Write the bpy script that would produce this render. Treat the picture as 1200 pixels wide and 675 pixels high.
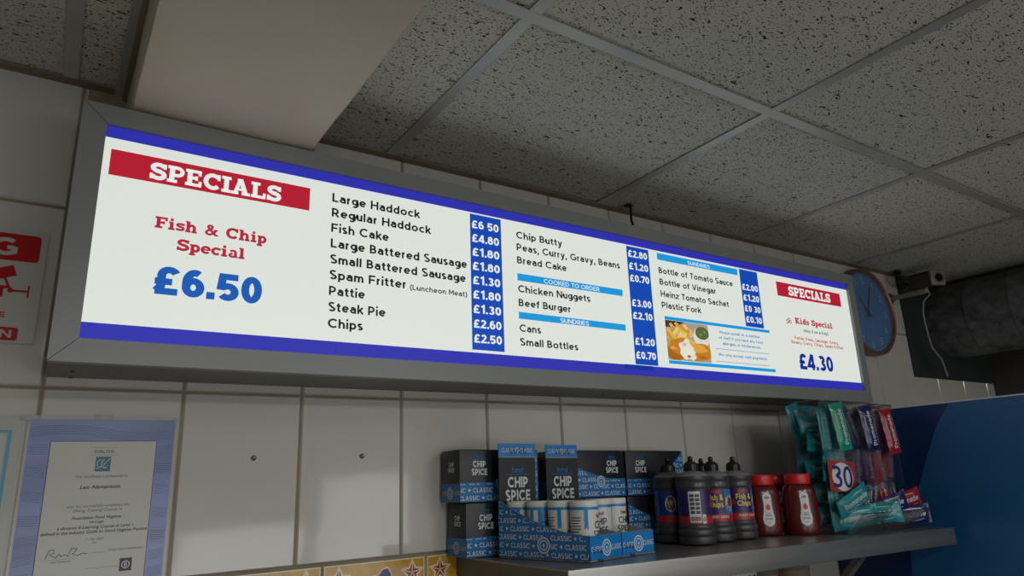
import bpy, bmesh, math, random
from mathutils import Vector, Matrix, noise
sc = bpy.context.scene
COL = sc.collection
for o in list(bpy.data.objects): bpy.data.objects.remove(o)
random.seed(7)
R = math.radians

# ------------------------------------------------------------------ camera
yaw, pitch, roll, FPX = .5934, .2726, -.0411, 806.8
fw = Vector((math.sin(yaw)*math.cos(pitch), math.cos(yaw)*math.cos(pitch), math.sin(pitch)))
rt = Vector((math.cos(yaw), -math.sin(yaw), 0)); up = rt.cross(fw)
r2 = math.cos(roll)*rt + math.sin(roll)*up
u2 = -math.sin(roll)*rt + math.cos(roll)*up
cam = bpy.data.objects.new('camera', bpy.data.cameras.new('camera')); COL.objects.link(cam)
cam.matrix_world = Matrix(((r2.x, u2.x, -fw.x, .0153), (r2.y, u2.y, -fw.y, -1.3115), (r2.z, u2.z, -fw.z, 1.6949), (0, 0, 0, 1)))
cam.data.sensor_width = 36; cam.data.lens = FPX/1200*36; cam.data.clip_start = .02
sc.camera = cam
# ------------------------------------------------------------------ light
w = bpy.data.worlds.new('world'); sc.world = w; w.use_nodes = True
w.node_tree.nodes['Background'].inputs[0].default_value = (1, .995, .975, 1)
w.node_tree.nodes['Background'].inputs[1].default_value = .42
def area(name, loc, rot, sx, sy, power, col):
    l = bpy.data.lights.new(name, 'AREA'); l.shape = 'RECTANGLE'; l.size = sx; l.size_y = sy; l.energy = power; l.color = col
    o = bpy.data.objects.new(name, l); COL.objects.link(o); o.location = loc; o.rotation_euler = rot; return o
for i_, (x_, w_, z_, h_, p_) in enumerate(((-.75, .8, 1.15, .6, 5), (.35, .85, 1.2, .75, 6), (1.35, .9, 1.12, .6, 5), (2.35, .8, 1.3, 1.0, 6))):
    area('shop_window_daylight', (x_, -4.56, z_), (R(90), 0, 0), w_, h_, p_, (.93, .97, 1))
for x_ in (.277, 1.477, 2.677):        # unseen fill lamps added in the ceiling grid behind the camera
    area('added_fill_lamp', (x_, -2.664, 2.372), (0, 0, 0), .54, .54, (27 if x_ < 1 else 20) if x_ < 2 else 6, (1, .985, .94))
sc.view_settings.view_transform = 'Standard'; sc.view_settings.look = 'None'
sc.view_settings.exposure = 0; sc.view_settings.gamma = 1; sc.view_settings.use_curve_mapping = False

# ------------------------------------------------------------------ materials
def lin(c):
    return tuple((x/255/12.92 if x/255 <= .04045 else ((x/255+.055)/1.055)**2.4) for x in c)
MATS = {}
def mat(name, col, rough=.6, metal=0, emit=None, es=1, spec=.5, coat=0, **k):
    if name in MATS: return MATS[name]
    m = bpy.data.materials.new(name); m.use_nodes = True
    b = m.node_tree.nodes['Principled BSDF']; c = lin(col)
    b.inputs['Base Color'].default_value = (*c, 1); b.inputs['Roughness'].default_value = rough
    b.inputs['Metallic'].default_value = metal; b.inputs['Specular IOR Level'].default_value = spec
    b.inputs['Coat Weight'].default_value = coat
    if emit: b.inputs['Emission Color'].default_value = (*lin(emit), 1); b.inputs['Emission Strength'].default_value = es
    for kk, v in k.items(): b.inputs[kk.replace('_', ' ')].default_value = v
    MATS[name] = m; return m
def nodes(m): return m.node_tree.nodes, m.node_tree.links, m.node_tree.nodes['Principled BSDF']
def mottle(m, scale, lo, hi, detail=4, bump=0, stretch=(1, 1, 1), bscale=None, rr=None):
    """multiply the base colour by a noise between lo and hi, with optional bump and roughness change"""
    N, L, b = nodes(m); col = tuple(b.inputs['Base Color'].default_value)
    tc = N.new('ShaderNodeTexCoord'); mp = N.new('ShaderNodeMapping'); mp.inputs['Scale'].default_value = stretch
    L.new(tc.outputs['Object'], mp.inputs[0])
    n = N.new('ShaderNodeTexNoise'); n.inputs['Scale'].default_value = scale; n.inputs['Detail'].default_value = detail
    L.new(mp.outputs[0], n.inputs['Vector'])
    mr = N.new('ShaderNodeMapRange'); mr.inputs[1].default_value = .3; mr.inputs[2].default_value = .7
    mr.inputs[3].default_value = lo; mr.inputs[4].default_value = hi; L.new(n.outputs[0], mr.inputs[0])
    mx = N.new('ShaderNodeVectorMath'); mx.operation = 'SCALE'; mx.inputs[0].default_value = col[:3]
    L.new(mr.outputs[0], mx.inputs['Scale']); L.new(mx.outputs[0], b.inputs['Base Color'])
    if rr:
        m2 = N.new('ShaderNodeMapRange'); m2.inputs[1].default_value = .35; m2.inputs[2].default_value = .65
        m2.inputs[3].default_value = rr[0]; m2.inputs[4].default_value = rr[1]; L.new(n.outputs[0], m2.inputs[0]); L.new(m2.outputs[0], b.inputs['Roughness'])
    if bump:
        n2 = n
        if bscale:
            n2 = N.new('ShaderNodeTexNoise'); n2.inputs['Scale'].default_value = bscale; L.new(mp.outputs[0], n2.inputs['Vector'])
        bp = N.new('ShaderNodeBump'); bp.inputs['Strength'].default_value = bump; bp.inputs['Distance'].default_value = .004
        L.new(n2.outputs[0], bp.inputs['Height']); L.new(bp.outputs[0], b.inputs['Normal'])
    return m
def back(name, col, base=None, es=1):   # ink or film lit from inside the light box
    return mat(name, base or col, .45, emit=col, es=es, spec=.3)
WHITE = back('backlit_white', (210, 216, 208), (130, 132, 130))
BLUEB = back('backlit_border_blue', (44, 46, 170), (26, 28, 90), .9)
RED = back('backlit_red', (184, 26, 50), (90, 15, 25), .85)
REDTXT = back('backlit_red_ink', (176, 40, 62), (90, 15, 25), .9)
COB = back('backlit_cobalt', (12, 74, 186), (10, 40, 90), .8)
COB2 = back('backlit_price_blue', (14, 88, 178), (10, 40, 90), .9)
NAVYI = back('backlit_navy_ink', (8, 44, 148), (10, 30, 90), .9)
CYAN = back('backlit_cyan', (22, 150, 216), (20, 80, 120), .9)
CYAN_INK = back('backlit_cyan_ink', (20, 116, 176), (20, 80, 120), .9)
BLACKI = back('backlit_black_ink', (26, 28, 30), (16, 16, 16), .5)
WTXT = back('backlit_white_text', (218, 224, 220), (130, 132, 130))
ALU = mottle(mat('satin_grey_frame', (140, 143, 142), .42, .12), 3, .93, 1.04)
ALUD = mat('mitre_gap_dark', (30, 32, 34), .7)
TILE = mottle(mat('glazed_white_tile', (196, 193, 186), .07, spec=.5), 2.2, .93, 1.03, bump=.06, bscale=9)
GROUT = mottle(mat('grimy_grout', (142, 131, 112), .9), 8, .75, 1.1)
PAINT = mottle(mat('beam_cream_paint', (190, 182, 166), .45), 3, .9, 1.06, bump=.35, bscale=14, detail=6)
TBAR = mottle(mat('ceiling_grid_metal', (176, 176, 170), .33, .25), 5, .9, 1.05)
STEEL = mottle(mat('brushed_steel', (150, 149, 146), .34, .75), 6, .8, 1.1, stretch=(.4, 6, 6))
STEELD = mottle(mat('dull_steel', (108, 106, 100), .5, .5), 9, .8, 1.1)
BLACKP = mat('black_plastic', (16, 16, 17), .35)
CBLK = mat('carton_black', (22, 24, 34), .42)
CBLU = mottle(mat('carton_blue', (22, 108, 168), .42), 12, .94, 1.05)
CBLU2 = mat('carton_bright_blue', (18, 122, 194), .42)
CWHT = mat('carton_white_print', (206, 212, 214), .5)
CGRY = mat('carton_grey_board', (150, 146, 134), .8)
BIRO = mat('pen_ink', (14, 16, 48), .5)

# ------------------------------------------------------------------ builders
def empty(name, loc=(0, 0, 0), rot=(0, 0, 0), **k):
    o = bpy.data.objects.new(name, None); COL.objects.link(o); o.location = loc; o.rotation_euler = rot; o.empty_display_size = .02
    tag(o, **k); return o
def tag(o, label=None, cat=None, group=None, kind=None):
    if label: o['label'] = label
    if cat: o['category'] = cat
    if group: o['group'] = group
    if kind: o['kind'] = kind
    return o
class MB:
    def __init__(s): s.v = []; s.f = []; s.mi = []; s.ms = []; s.sm = []
    def m(s, mt):
        if mt not in s.ms: s.ms.append(mt)
        return s.ms.index(mt)
    def add(s, vs, fs, mt, smooth=False):
        b = len(s.v); s.v += [tuple(p) for p in vs]; i = s.m(mt)
        for f in fs: s.f.append([b+j for j in f]); s.mi.append(i); s.sm.append(smooth)
        return s
    def box(s, x0, x1, y0, y1, z0, z1, mt, bev=0):
        if not bev:
            vs = [(x, y, z) for x in (x0, x1) for y in (y0, y1) for z in (z0, z1)]
            return s.add(vs, [(0, 1, 3, 2), (4, 6, 7, 5), (0, 4, 5, 1), (2, 3, 7, 6), (0, 2, 6, 4), (1, 5, 7, 3)], mt)
        bm = bmesh.new(); bmesh.ops.create_cube(bm, size=1)
        for v in bm.verts: v.co = Vector(((x0+x1)/2+v.co.x*(x1-x0), (y0+y1)/2+v.co.y*(y1-y0), (z0+z1)/2+v.co.z*(z1-z0)))
        bmesh.ops.bevel(bm, geom=bm.edges[:], offset=bev, segments=2, affect='EDGES', profile=.5)
        return s.bm(bm, mt, True)
    def bm(s, bm, mt, smooth=False):
        bm.verts.index_update()
        s.add([v.co[:] for v in bm.verts], [[v.index for v in f.verts] for f in bm.faces], mt, smooth); bm.free(); return s
    def quad(s, a, b, c, d, mt): return s.add([a, b, c, d], [(0, 1, 2, 3)], mt)
    def tube(s, pts, r, mt, n=10, cap=True):
        pts = [Vector(p) for p in pts]; rs = r if isinstance(r, (list, tuple)) else [r]*len(pts)
        vs = []; fs = []; ref = None
        for i, p in enumerate(pts):
            t = (pts[min(i+1, len(pts)-1)]-pts[max(i-1, 0)]).normalized()
            if ref is None: ref = t.orthogonal().normalized()
            ref = (ref-t*ref.dot(t)).normalized(); bn = t.cross(ref)
            for k in range(n):
                a = 2*math.pi*k/n; vs.append(p+(ref*math.cos(a)+bn*math.sin(a))*rs[i])
        for i in range(len(pts)-1):
            for k in range(n): fs.append((i*n+k, i*n+(k+1) % n, (i+1)*n+(k+1) % n, (i+1)*n+k))
        if cap: fs += [tuple(range(n))[::-1], tuple(range((len(pts)-1)*n, len(pts)*n))]
        return s.add(vs, fs, mt, True)
    def lathe(s, prof, mt, n=28, c=(0, 0, 0), sx=1, sy=1, axis='z', cap=True):
        vs = []; fs = []
        for (r, h) in prof:
            for k in range(n):
                a = 2*math.pi*k/n; x, y = r*math.cos(a)*sx, r*math.sin(a)*sy
                p = (x, y, h) if axis == 'z' else (x, -h, y)
                vs.append((c[0]+p[0], c[1]+p[1], c[2]+p[2]))
        for i in range(len(prof)-1):
            for k in range(n): fs.append((i*n+k, i*n+(k+1) % n, (i+1)*n+(k+1) % n, (i+1)*n+k))
        if cap: fs += [tuple(range(n))[::-1], tuple(range((len(prof)-1)*n, len(prof)*n))]
        return s.add(vs, fs, mt, True)
    def build(s, name, parent=None, loc=(0, 0, 0), rot=(0, 0, 0), sharp=True, **k):
        me = bpy.data.meshes.new(name); me.from_pydata(s.v, [], s.f)
        for m in s.ms: me.materials.append(m)
        me.polygons.foreach_set('material_index', s.mi); me.polygons.foreach_set('use_smooth', s.sm); me.update()
        if sharp and any(s.sm): me.set_sharp_from_angle(angle=R(40))
        o = bpy.data.objects.new(name, me); COL.objects.link(o); o.parent = parent
        o.location = loc; o.rotation_euler = rot; tag(o, **k); return o
# --- lettering: outlines of the built-in font turned to flat meshes
_tc = {}
def glyphs(s, bold=0, sp=1.0):
    key = (s, bold, sp)
    if key in _tc: return _tc[key]
    cu = bpy.data.curves.new('t', 'FONT'); cu.body = s; cu.size = 1; cu.resolution_u = 3; cu.offset = bold; cu.space_character = sp
    o = bpy.data.objects.new('t', cu); COL.objects.link(o); dg = bpy.context.evaluated_depsgraph_get(); dg.update()
    me = bpy.data.meshes.new_from_object(o.evaluated_get(dg))
    vs = [(v.co.x, v.co.y) for v in me.vertices]; fs = [tuple(p.vertices) for p in me.polygons]
    bpy.data.objects.remove(o); bpy.data.curves.remove(cu); bpy.data.meshes.remove(me)
    x0 = min(v[0] for v in vs); x1 = max(v[0] for v in vs)
    _tc[key] = ([(v[0]-x0, v[1]) for v in vs], fs, x1-x0); return _tc[key]
_h = glyphs('H'); CAP = max(v[1] for v in _h[0])
def put(mb, s, u0, v0, cap, mt, mp, u1=None, align='l', bold=0, sp=1.0, keep=None, wide=1.0):
    """letters on a surface given by mp(u, v): from u0 along to u1 (or natural width), baseline v0"""
    vs, fs, wd = glyphs(s, bold, sp); k = cap/CAP
    kx = (u1-u0)/wd if u1 is not None else k*wide
    off = u0 if (align == 'l' or u1 is not None) else (u0-wd*kx/2 if align == 'c' else u0-wd*kx)
    P = [(off+q[0]*kx, v0+q[1]*k) for q in vs]
    if keep: fs = [f for f in fs if all(keep(*P[i]) for i in f)]
    if not fs: return
    out = []
    for q, p in zip(vs, P):
        a = mp(*p)
        if len(q) > 2 and q[2]:    # later strokes of a letter lie a hair above earlier ones, like overprinted ink
            va = Vector(a); nr = (Vector(mp(p[0]+1e-3, p[1]))-va).cross(Vector(mp(p[0], p[1]+1e-3))-va).normalized(); a = tuple(va+nr*q[2]*2.5e-5)
        out.append(a)
    mb.add(out, fs, mt)
def geo_font(w):
    """geometric sans letters as centre-line strokes of weight w; cap height 1, x-height .72"""
    t = w/2; hi = 1-t; X = .72; xh = X-t; G = {}
    A = lambda cx, cy, rx, ry, a0, a1, n=12: [(cx+rx*math.cos(R(a0+(a1-a0)*i/n)), cy+ry*math.sin(R(a0+(a1-a0)*i/n))) for i in range(n+1)]
    st = lambda x, a=0, b=1: [(x, a), (x, b)]
    def bowl(x0, x1, y0, y1): return A((x0+x1)/2, (y0+y1)/2, (x1-x0)/2, (y1-y0)/2, 0, 360, 24)
    def D(x0, x1, y0, y1):     # right-hand bowl from a stem
        r = (y1-y0)/2; rx = min((x1-x0)*.75, r*1.15); return [(x0, y1), (x1-rx, y1)]+A(x1-rx, y0+r, rx, r, 90, -90, 12)[1:-1]+[(x1-rx, y0), (x0, y0)]
    G['A'] = ([[(t*.9, 0), (.41, 1)], [(.41, 1), (.82-t*.9, 0)], [(.2, .3), (.62, .3)]], .82)
    G['B'] = ([st(t), D(t, .60-t, .5, hi), D(t, .66-t, t, .5)], .68)
    G['C'] = ([A(.5, .5, .5-t, .5-t, 45, 315, 20)], .86)
    G['D'] = ([st(t), D(t, .80-t, t, hi)], .82)
    G['E'] = ([st(t), [(t, hi), (.62, hi)], [(t, .5), (.58, .5)], [(t, t), (.63, t)]], .66)
    G['F'] = ([st(t), [(t, hi), (.63, hi)], [(t, .47), (.58, .47)]], .65)
    G['G'] = ([A(.5, .5, .5-t, .5-t, 48, 318, 20), [(.92-t, .14), (.92-t, .52)], [(.92-t, .46), (.55, .46)]], .93)
    G['H'] = ([st(t), st(.78-t), [(t, .5), (.78-t, .5)]], .78)
    G['I'] = ([st(t)], w)
    G['J'] = ([[(.5-t, 1), (.5-t, .27)]+A(.26, .27, .24-t, .27-t, 0, -160, 8)], .5)
    G['K'] = ([st(t), [(t, .32), (.66, 1)], [(.3, .58), (.70, 0)]], .72)
    G['L'] = ([st(t), [(t, t), (.58, t)]], .60)
    G['M'] = ([st(t), [(t, 1), (.44, .3), (.88-t, 1)], st(.88-t)], .88)
    G['N'] = ([st(t), [(t, 1), (.80-t, 0)], st(.80-t)], .80)
    G['O'] = ([bowl(t, 1-t, t, hi)], 1.0)
    G['P'] = ([st(t), D(t, .66-t, .38, hi)], .68)
    G['R'] = ([st(t), D(t, .66-t, .40, hi), [(.34, .40), (.64, 0)]], .72)
    S_ = lambda x1, y1, r: A(x1*.5, y1*.745, x1*.5-r, y1*.255-r*.75, 35, 270, 12)[:-1]+A(x1*.5, y1*.27, x1*.5-r*.9, y1*.27-r*.9, 90, -150, 12)
    G['S'] = ([S_(.66, 1, t)], .66)
    G['T'] = ([[(0, hi), (.66, hi)], st(.33)], .66)
    G['U'] = ([[(t, 1), (t, .38)]+A(.38, .38, .38-t, .38-t, 180, 360, 12)+[(.76-t, 1)]], .76)
    G['V'] = ([[(t*.9, 1), (.40, 0)], [(.40, 0), (.80-t*.9, 1)]], .80)
    G['W'] = ([[(t*.9, 1), (.30, 0)], [(.30, 0), (.58, 1)], [(.58, 1), (.86, 0)], [(.86, 0), (1.16-t*.9, 1)]], 1.16)
    G['Y'] = ([[(t*.9, 1), (.38, .42), (.76-t*.9, 1)], st(.38, 0, .45)], .76)
    G['Z'] = ([[(0, hi), (.64, hi), (.06, t), (.66, t)]], .68)
    xb = .64
    G['a'] = ([A(.29, xh-.19, .21, .19, 150, 0, 8)+[(.50, 0)], bowl(t, .50, t, .42)], .50+t)
    G['b'] = ([st(t), bowl(t, xb-t, t, xh)], xb)
    G['c'] = ([A(.36, X/2, .36-t, X/2-t, 48, 312, 16)], .60)
    G['d'] = ([st(xb-t), bowl(t, xb-t, t, xh)], xb)
    G['e'] = ([A(.34, X/2, .34-t, X/2-t, 2, 318, 18), [(t, X/2), (.68-t, X/2)]], .66)
    G['f'] = ([[(.18, 0), (.18, .78)]+A(.36, .8, .18, .2-t, 180, 80, 6), [(0, .65), (.38, .65)]], .38)
    G['g'] = ([bowl(t, xb-t, t+.04, xh), [(xb-t, X), (xb-t, .0)]+A(xb/2, -.0, xb/2-t, .24-t*.6, 0, -140, 8)], xb)
    G['h'] = ([st(t), [(t, .4)]+A(.30, xh-.24, .30-t, .24, 180, 0, 8)+[(.60-t, 0)]], .60)
    G['i'] = ([st(t, 0, X), [(t, .86), (t, .86+w*1.1)]], w)
    G['j'] = ([[(t, X), (t, -.2)], [(t, .86), (t, .86+w*1.1)]], w)
    G['k'] = ([st(t), [(t, .22), (.52, X)], [(.25, .42), (.56, 0)]], .57)
    G['l'] = ([st(t)], w)
    G['m'] = ([st(t, 0, X), [(t, .4)]+A(.27, xh-.22, .27-t, .22, 180, 0, 8)+[(.54-t, 0)], [(.54-t, .4)]+A(.54-t+.27-t, xh-.22, .27-t, .22, 180, 0, 8)+[(1.08-3*t, 0)]], 1.08-2*t)
    G['n'] = ([st(t, 0, X), [(t, .4)]+A(.30, xh-.24, .30-t, .24, 180, 0, 8)+[(.60-t, 0)]], .60)
    G['o'] = ([bowl(t, .70-t, t, xh)], .70)
    G['p'] = ([st(t, -.24, X), bowl(t, xb-t, t, xh)], xb)
    G['q'] = ([st(xb-t, -.24, X), bowl(t, xb-t, t, xh)], xb)
    G['r'] = ([st(t, 0, X), [(t, .36)]+A(.32, xh-.22, .32-t, .23, 180, 95, 6)], .36)
    G['s'] = ([S_(.50, X, t*.9)], .50)
    G['t'] = ([[(.18, .92), (.18, .22)]+A(.34, .2, .16, .2-t, 180, 290, 6), [(0, .65), (.38, .65)]], .40)
    G['u'] = ([[(t, X), (t, .28)]+A(.30, .28, .30-t, .28-t, 180, 360, 8), st(.60-t, 0, X)], .60)
    G['v'] = ([[(t*.9, X), (.31, 0)], [(.31, 0), (.62-t*.9, X)]], .62)
    G['w'] = ([[(t*.9, X), (.24, 0)], [(.24, 0), (.46, X)], [(.46, X), (.68, 0)], [(.68, 0), (.92-t*.9, X)]], .92)
    G['x'] = ([[(t, X), (.55, 0)], [(t, 0), (.55, X)]], .58)
    G['y'] = ([[(t*.9, X), (.31, 0)], [(.60-t*.9, X), (.31, 0), (.22, -.2), (.04, -.2)]], .60)
    G['z'] = ([[(0, xh), (.5, xh), (.05, t), (.52, t)]], .54)
    nx = .62
    G['0'] = ([bowl(t, nx-t, t, hi)], nx)
    G['1'] = ([[(.06, .78), (.30, .97), (.30, .9)], st(.30+t*.2)], .46)
    G['2'] = ([A(.30, .70, .30-t, .30-t, 160, -30, 10)+[(t*.8, t), (.62, t)]], nx)
    G['3'] = ([A(.29, .745, .27-t*.8, .255-t, 150, -80, 10), A(.30, .28, .31-t, .28-t, 85, -150, 12), [(.24, .53), (.36, .53)]], nx)
    G['4'] = ([[(.64, .26), (t*.6, .26), (.42, 1)], st(.46)], .66)
    G['5'] = ([[(.58, hi), (.14, hi), (.10, .50)]+A(.30, .33, .32-t, .33-t, 130, -145, 14)], nx)
    G['6'] = ([bowl(t, nx-t, t, .62-t*.3), [(t, .32), (t, .5)]+A(.34, .52, .34-t, .48-t, 180, 60, 8)], nx)
    G['7'] = ([[(0, hi), (.58, hi), (.2, 0)]], .6)
    G['8'] = ([bowl(t, nx-t, t, .56), bowl(t*1.4, nx-t*1.4, .54, hi)], nx)
    G['9'] = ([bowl(t, nx-t, .38+t*.3, hi), [(nx-t, .68), (nx-t, .5)]+A(.28, .48, .34-t, .48-t, 0, -120, 8)], nx)
    G['£'] = ([[(.02, t), (.62, t)], [(.06, t), (.17, .3), (.17, .66)]+A(.37, .68, .20, .32-t, 180, 25, 9), [(0, .46), (.46, .46)]], .66)
    G['.'] = ([[(t, 0), (t, w*1.1)]], w); G[','] = ([[(t*1.2, w), (t*1.2, 0), (t*.5, -.16)]], w*1.2)
    G['('] = ([A(.5, .4, .44, .72, 125, 235, 8)], .28); G[')'] = ([A(-.22, .4, .44, .72, 55, -55, 8)], .28)
    G['&'] = ([[(.70, 0), (.2, .66)]+A(.34, .80, .15, .17, 190, -10, 8)+[(.44, .66), (.16, .44)]+A(.3, .25, .3-t, .25-t, 140, 300, 8)+[(.66, .48)]], .76)
    G['-'] = ([[(0, .38), (.36, .38)]], .36); G[' '] = ([], .30-t*.3)
    return G
_gf = {}
_base_glyphs = glyphs
def glyphs(s, bold=0, sp=1.0):
    key = ('g', s, bold, sp)
    if key in _tc: return _tc[key]
    wt = round(min(.235, .115+abs(bold)*3.4), 3)
    if wt not in _gf: _gf[wt] = geo_font(wt)
    if any(c not in _gf[wt] for c in s): return _base_glyphs(s, bold, sp)
    tmp = MB(); x = 0; k = CAP; lay = []
    for c in s:
        ps, adv = _gf[wt][c]
        for j, p in enumerate(ps): stroke(tmp, [((x+a)*k, b*k) for a, b in p], wt*k, None, lambda a, b: (a, b)); lay += [j]*(len(tmp.v)-len(lay))
        x += adv+.115*sp
    x0 = min(v[0] for v in tmp.v); x1 = max(v[0] for v in tmp.v)
    _tc[key] = ([(v[0]-x0, v[1], l_) for v, l_ in zip(tmp.v, lay)], tmp.f, x1-x0); return _tc[key]
def puti(*a, **k):          # lettering in the upright humanist face
    global glyphs
    g_ = glyphs; glyphs = _base_glyphs; put(*a, **k); glyphs = g_
def poly(mb, pts, mt, mp): mb.add([mp(*p) for p in pts], [tuple(range(len(pts)))], mt)
def rect(mb, u0, u1, v0, v1, mt, mp, n=1):
    vs = []; fs = []
    for i in range(n+1): u = u0+(u1-u0)*i/n; vs += [mp(u, v0), mp(u, v1)]
    for i in range(n): fs.append((2*i, 2*i+2, 2*i+3, 2*i+1))
    mb.add(vs, fs, mt)
def ring(mb, u, v, r0, r1, mt, mp, n=24, sx=1):
    vs = []; fs = []
    for k in range(n):
        a = 2*math.pi*k/n; vs += [mp(u+r0*math.cos(a)*sx, v+r0*math.sin(a)), mp(u+r1*math.cos(a)*sx, v+r1*math.sin(a))]
    for k in range(n): j = (k+1) % n; fs.append((2*k, 2*j, 2*j+1, 2*k+1))
    mb.add(vs, fs, mt)
def disc(mb, u, v, r, mt, mp, n=24, sx=1): poly(mb, [(u+r*math.cos(2*math.pi*k/n)*sx, v+r*math.sin(2*math.pi*k/n)) for k in range(n)], mt, mp)
def star(mb, u, v, r, mt, mp, inner=.42, rot=0):
    pts = [(u+(r if k % 2 == 0 else r*inner)*math.sin(rot+math.pi*k/5), v+(r if k % 2 == 0 else r*inner)*math.cos(rot+math.pi*k/5)) for k in range(10)]
    mb.add([mp(u, v)]+[mp(*p) for p in pts], [(0, 1+k, 1+(k+1) % 10) for k in range(10)], mt)
def stroke(mb, pts, wd, mt, mp):
    P = [Vector(p) for p in pts]; L = []; Rr = []; closed = len(P) > 4 and (P[0]-P[-1]).length < 1e-5
    for i, p in enumerate(P):
        d0 = (P[i]-P[i-1]).normalized() if i else ((P[0]-P[-2]).normalized() if closed else None)
        d1 = (P[i+1]-P[i]).normalized() if i < len(P)-1 else ((P[1]-P[0]).normalized() if closed else None)
        d = (d0 or d1)+(d1 or d0); d = d.normalized() if d.length > .05 else (d1 or d0); nn = Vector((-d.y, d.x))
        k = 1/max(.5, nn.dot(Vector((-(d1 or d0).y, (d1 or d0).x))))
        L.append(mp(*(p+nn*wd/2*k))); Rr.append(mp(*(p-nn*wd/2*k)))
    n = len(P); mb.add(L+Rr, [(i, n+i, n+i+1, i+1) for i in range(n-1)], mt)
# --- slab-serif letters drawn as strokes (cap height 1, x-height .7)
def arc(cx, cy, rx, ry, a0, a1, n=12): return [(cx+rx*math.cos(R(a0+(a1-a0)*i/n)), cy+ry*math.sin(R(a0+(a1-a0)*i/n))) for i in range(n+1)]
def slab_glyphs():
    S, T = .2, .15          # stem and serif weights
    def ser(x, y, wdt=.42): return ([(x-wdt/2, y), (x+wdt/2, y)], T)
    G = {}
    top, bot = 1-T/2, T/2
    sS = arc(.40, .72, .27, .20, 20, 270, 12)+arc(.40, .29, .29, .21, 90, -160, 12)
    G['S'] = ([(sS, .19), ([(.70, 1.0), (.70, .68)], .12), ([(.08, 0), (.08, .34)], .12)], .80)
    G['P'] = ([([(.22, 0), (.22, 1)], S), ser(.24, bot, .5), ([(0, top), (.5, top)], T), (([(.22, top)]+arc(.48, .69, .24, .235, 90, -90, 10)+[(.22, .455)]), .16)], .84)
    G['E'] = ([([(.22, 0), (.22, 1)], S), ([(0, top), (.78, top)], T), ([(0, bot), (.8, bot)], T), ([(.22, .5), (.56, .5)], T), ([(.72, 1), (.72, .68)], .12), ([(.75, 0), (.75, .34)], .12), ([(.56, .36), (.56, .64)], .1)], .88)
    G['C'] = ([(arc(.47, .5, .36, .41, 42, 320, 18), .19), ([(.78, 1), (.78, .62)], .12)], .90)
    G['I'] = ([([(.24, 0), (.24, 1)], S), ser(.24, bot, .5), ser(.24, top, .5)], .50)
    G['A'] = ([([(.18, .05), (.44, 1)], .16), ([(.44, 1), (.76, .05)], .2), ([(.27, .32), (.66, .32)], .12), ser(.16, bot, .4), ser(.76, bot, .46), ([(.28, top), (.5, top)], T)], 1.0)
    G['L'] = ([([(.22, 0), (.22, 1)], S), ser(.24, top, .5), ([(0, bot), (.78, bot)], T), ([(.73, 0), (.73, .36)], .12)], .84)
    G['F'] = ([([(.22, 0), (.22, 1)], S), ser(.24, bot, .5), ([(0, top), (.78, top)], T), ([(.22, .5), (.56, .5)], T), ([(.72, 1), (.72, .68)], .12), ([(.56, .36), (.56, .64)], .1)], .84)
    G['K'] = ([([(.22, 0), (.22, 1)], S), ser(.24, bot, .5), ser(.24, top, .5), ([(.25, .4), (.72, .95)], .15), ([(.42, .55), (.78, .05)], .2), ser(.74, top, .36), ser(.8, bot, .4)], 1.02)
    s = arc(.3, .51, .2, .125, 20, 270, 10)+arc(.3, .215, .21, .145, 90, -160, 10)
    G['s'] = ([(s, .15), ([(.52, .7), (.52, .48)], .09), ([(.07, 0), (.07, .22)], .09)], .60)
    G['i'] = ([([(.2, 0), (.2, .7)], .19), ser(.2, .06, .42), ([(0, .64), (.2, .64)], .12), ([(.1, .9), (.3, .9)], .2)], .44)
    G['h'] = ([([(.18, 0), (.18, 1)], .19), ([(0, .94), (.18, .94)], .12), ser(.18, .06, .38), ([(.18, .5)]+arc(.42, .44, .17, .2, 140, 0, 8)+[(.59, 0)], .17), ser(.6, .06, .36)], .82)
    G['p'] = ([([(.18, -.28), (.18, .7)], .19), ([(0, .64), (.18, .64)], .12), ser(.18, -.22, .4), (arc(.38, .35, .2, .27, 170, -170, 16), .17)], .70)
    G['d'] = ([([(.56, 0), (.56, 1)], .19), ([(.38, .94), (.56, .94)], .12), ([(.56, .06), (.74, .06)], .12), (arc(.33, .35, .2, .27, 10, 350, 16), .17)], .76)
    G['e'] = ([(arc(.33, .35, .24, .27, 0, 320, 16), .17), ([(.12, .36), (.62, .36)], .11)], .66)
    G['c'] = ([(arc(.33, .35, .24, .27, 40, 320, 14), .17), ([(.56, .7), (.56, .46)], .09)], .64)
    G['a'] = ([([(.12, .58)]+arc(.32, .47, .18, .16, 120, 0, 7)+[(.5, 0)], .16), (arc(.28, .19, .18, .14, 80, 330, 10), .15), ([(.5, .06), (.68, .06)], .12)], .70)
    G['l'] = ([([(.2, 0), (.2, 1)], .19), ser(.2, .06, .42), ([(0, .94), (.2, .94)], .12)], .44)
    G['&'] = ([([(.78, .02), (.26, .66)]+arc(.36, .78, .14, .14, 200, 0, 8)+[(.46, .62), (.2, .42)]+arc(.3, .25, .2, .18, 150, 300, 8)+[(.6, .2), (.74, .5)], .15), ([(.6, .52), (.9, .52)], .1), ([(.7, .05), (.92, .05)], .12)], .98)
    G[' '] = ([], .42)
    return G
SLAB = slab_glyphs()
def slab(mb, s, u0, u1, v0, cap, mt, mp, gap=.04):
    tot = sum(SLAB[c][1]+gap for c in s)-gap; kx = (u1-u0)/tot; x = 0
    for c in s:
        for pts, wd in SLAB[c][0]:
            # stroke in glyph space, then squeeze
            stroke(mb, pts, wd*1.28, mt, lambda a, b, x=x: mp(u0+(x+a)*kx, v0+b*cap))
        x += SLAB[c][1]+gap

# ================================================================== SETTING
ZC = 2.4
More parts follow.
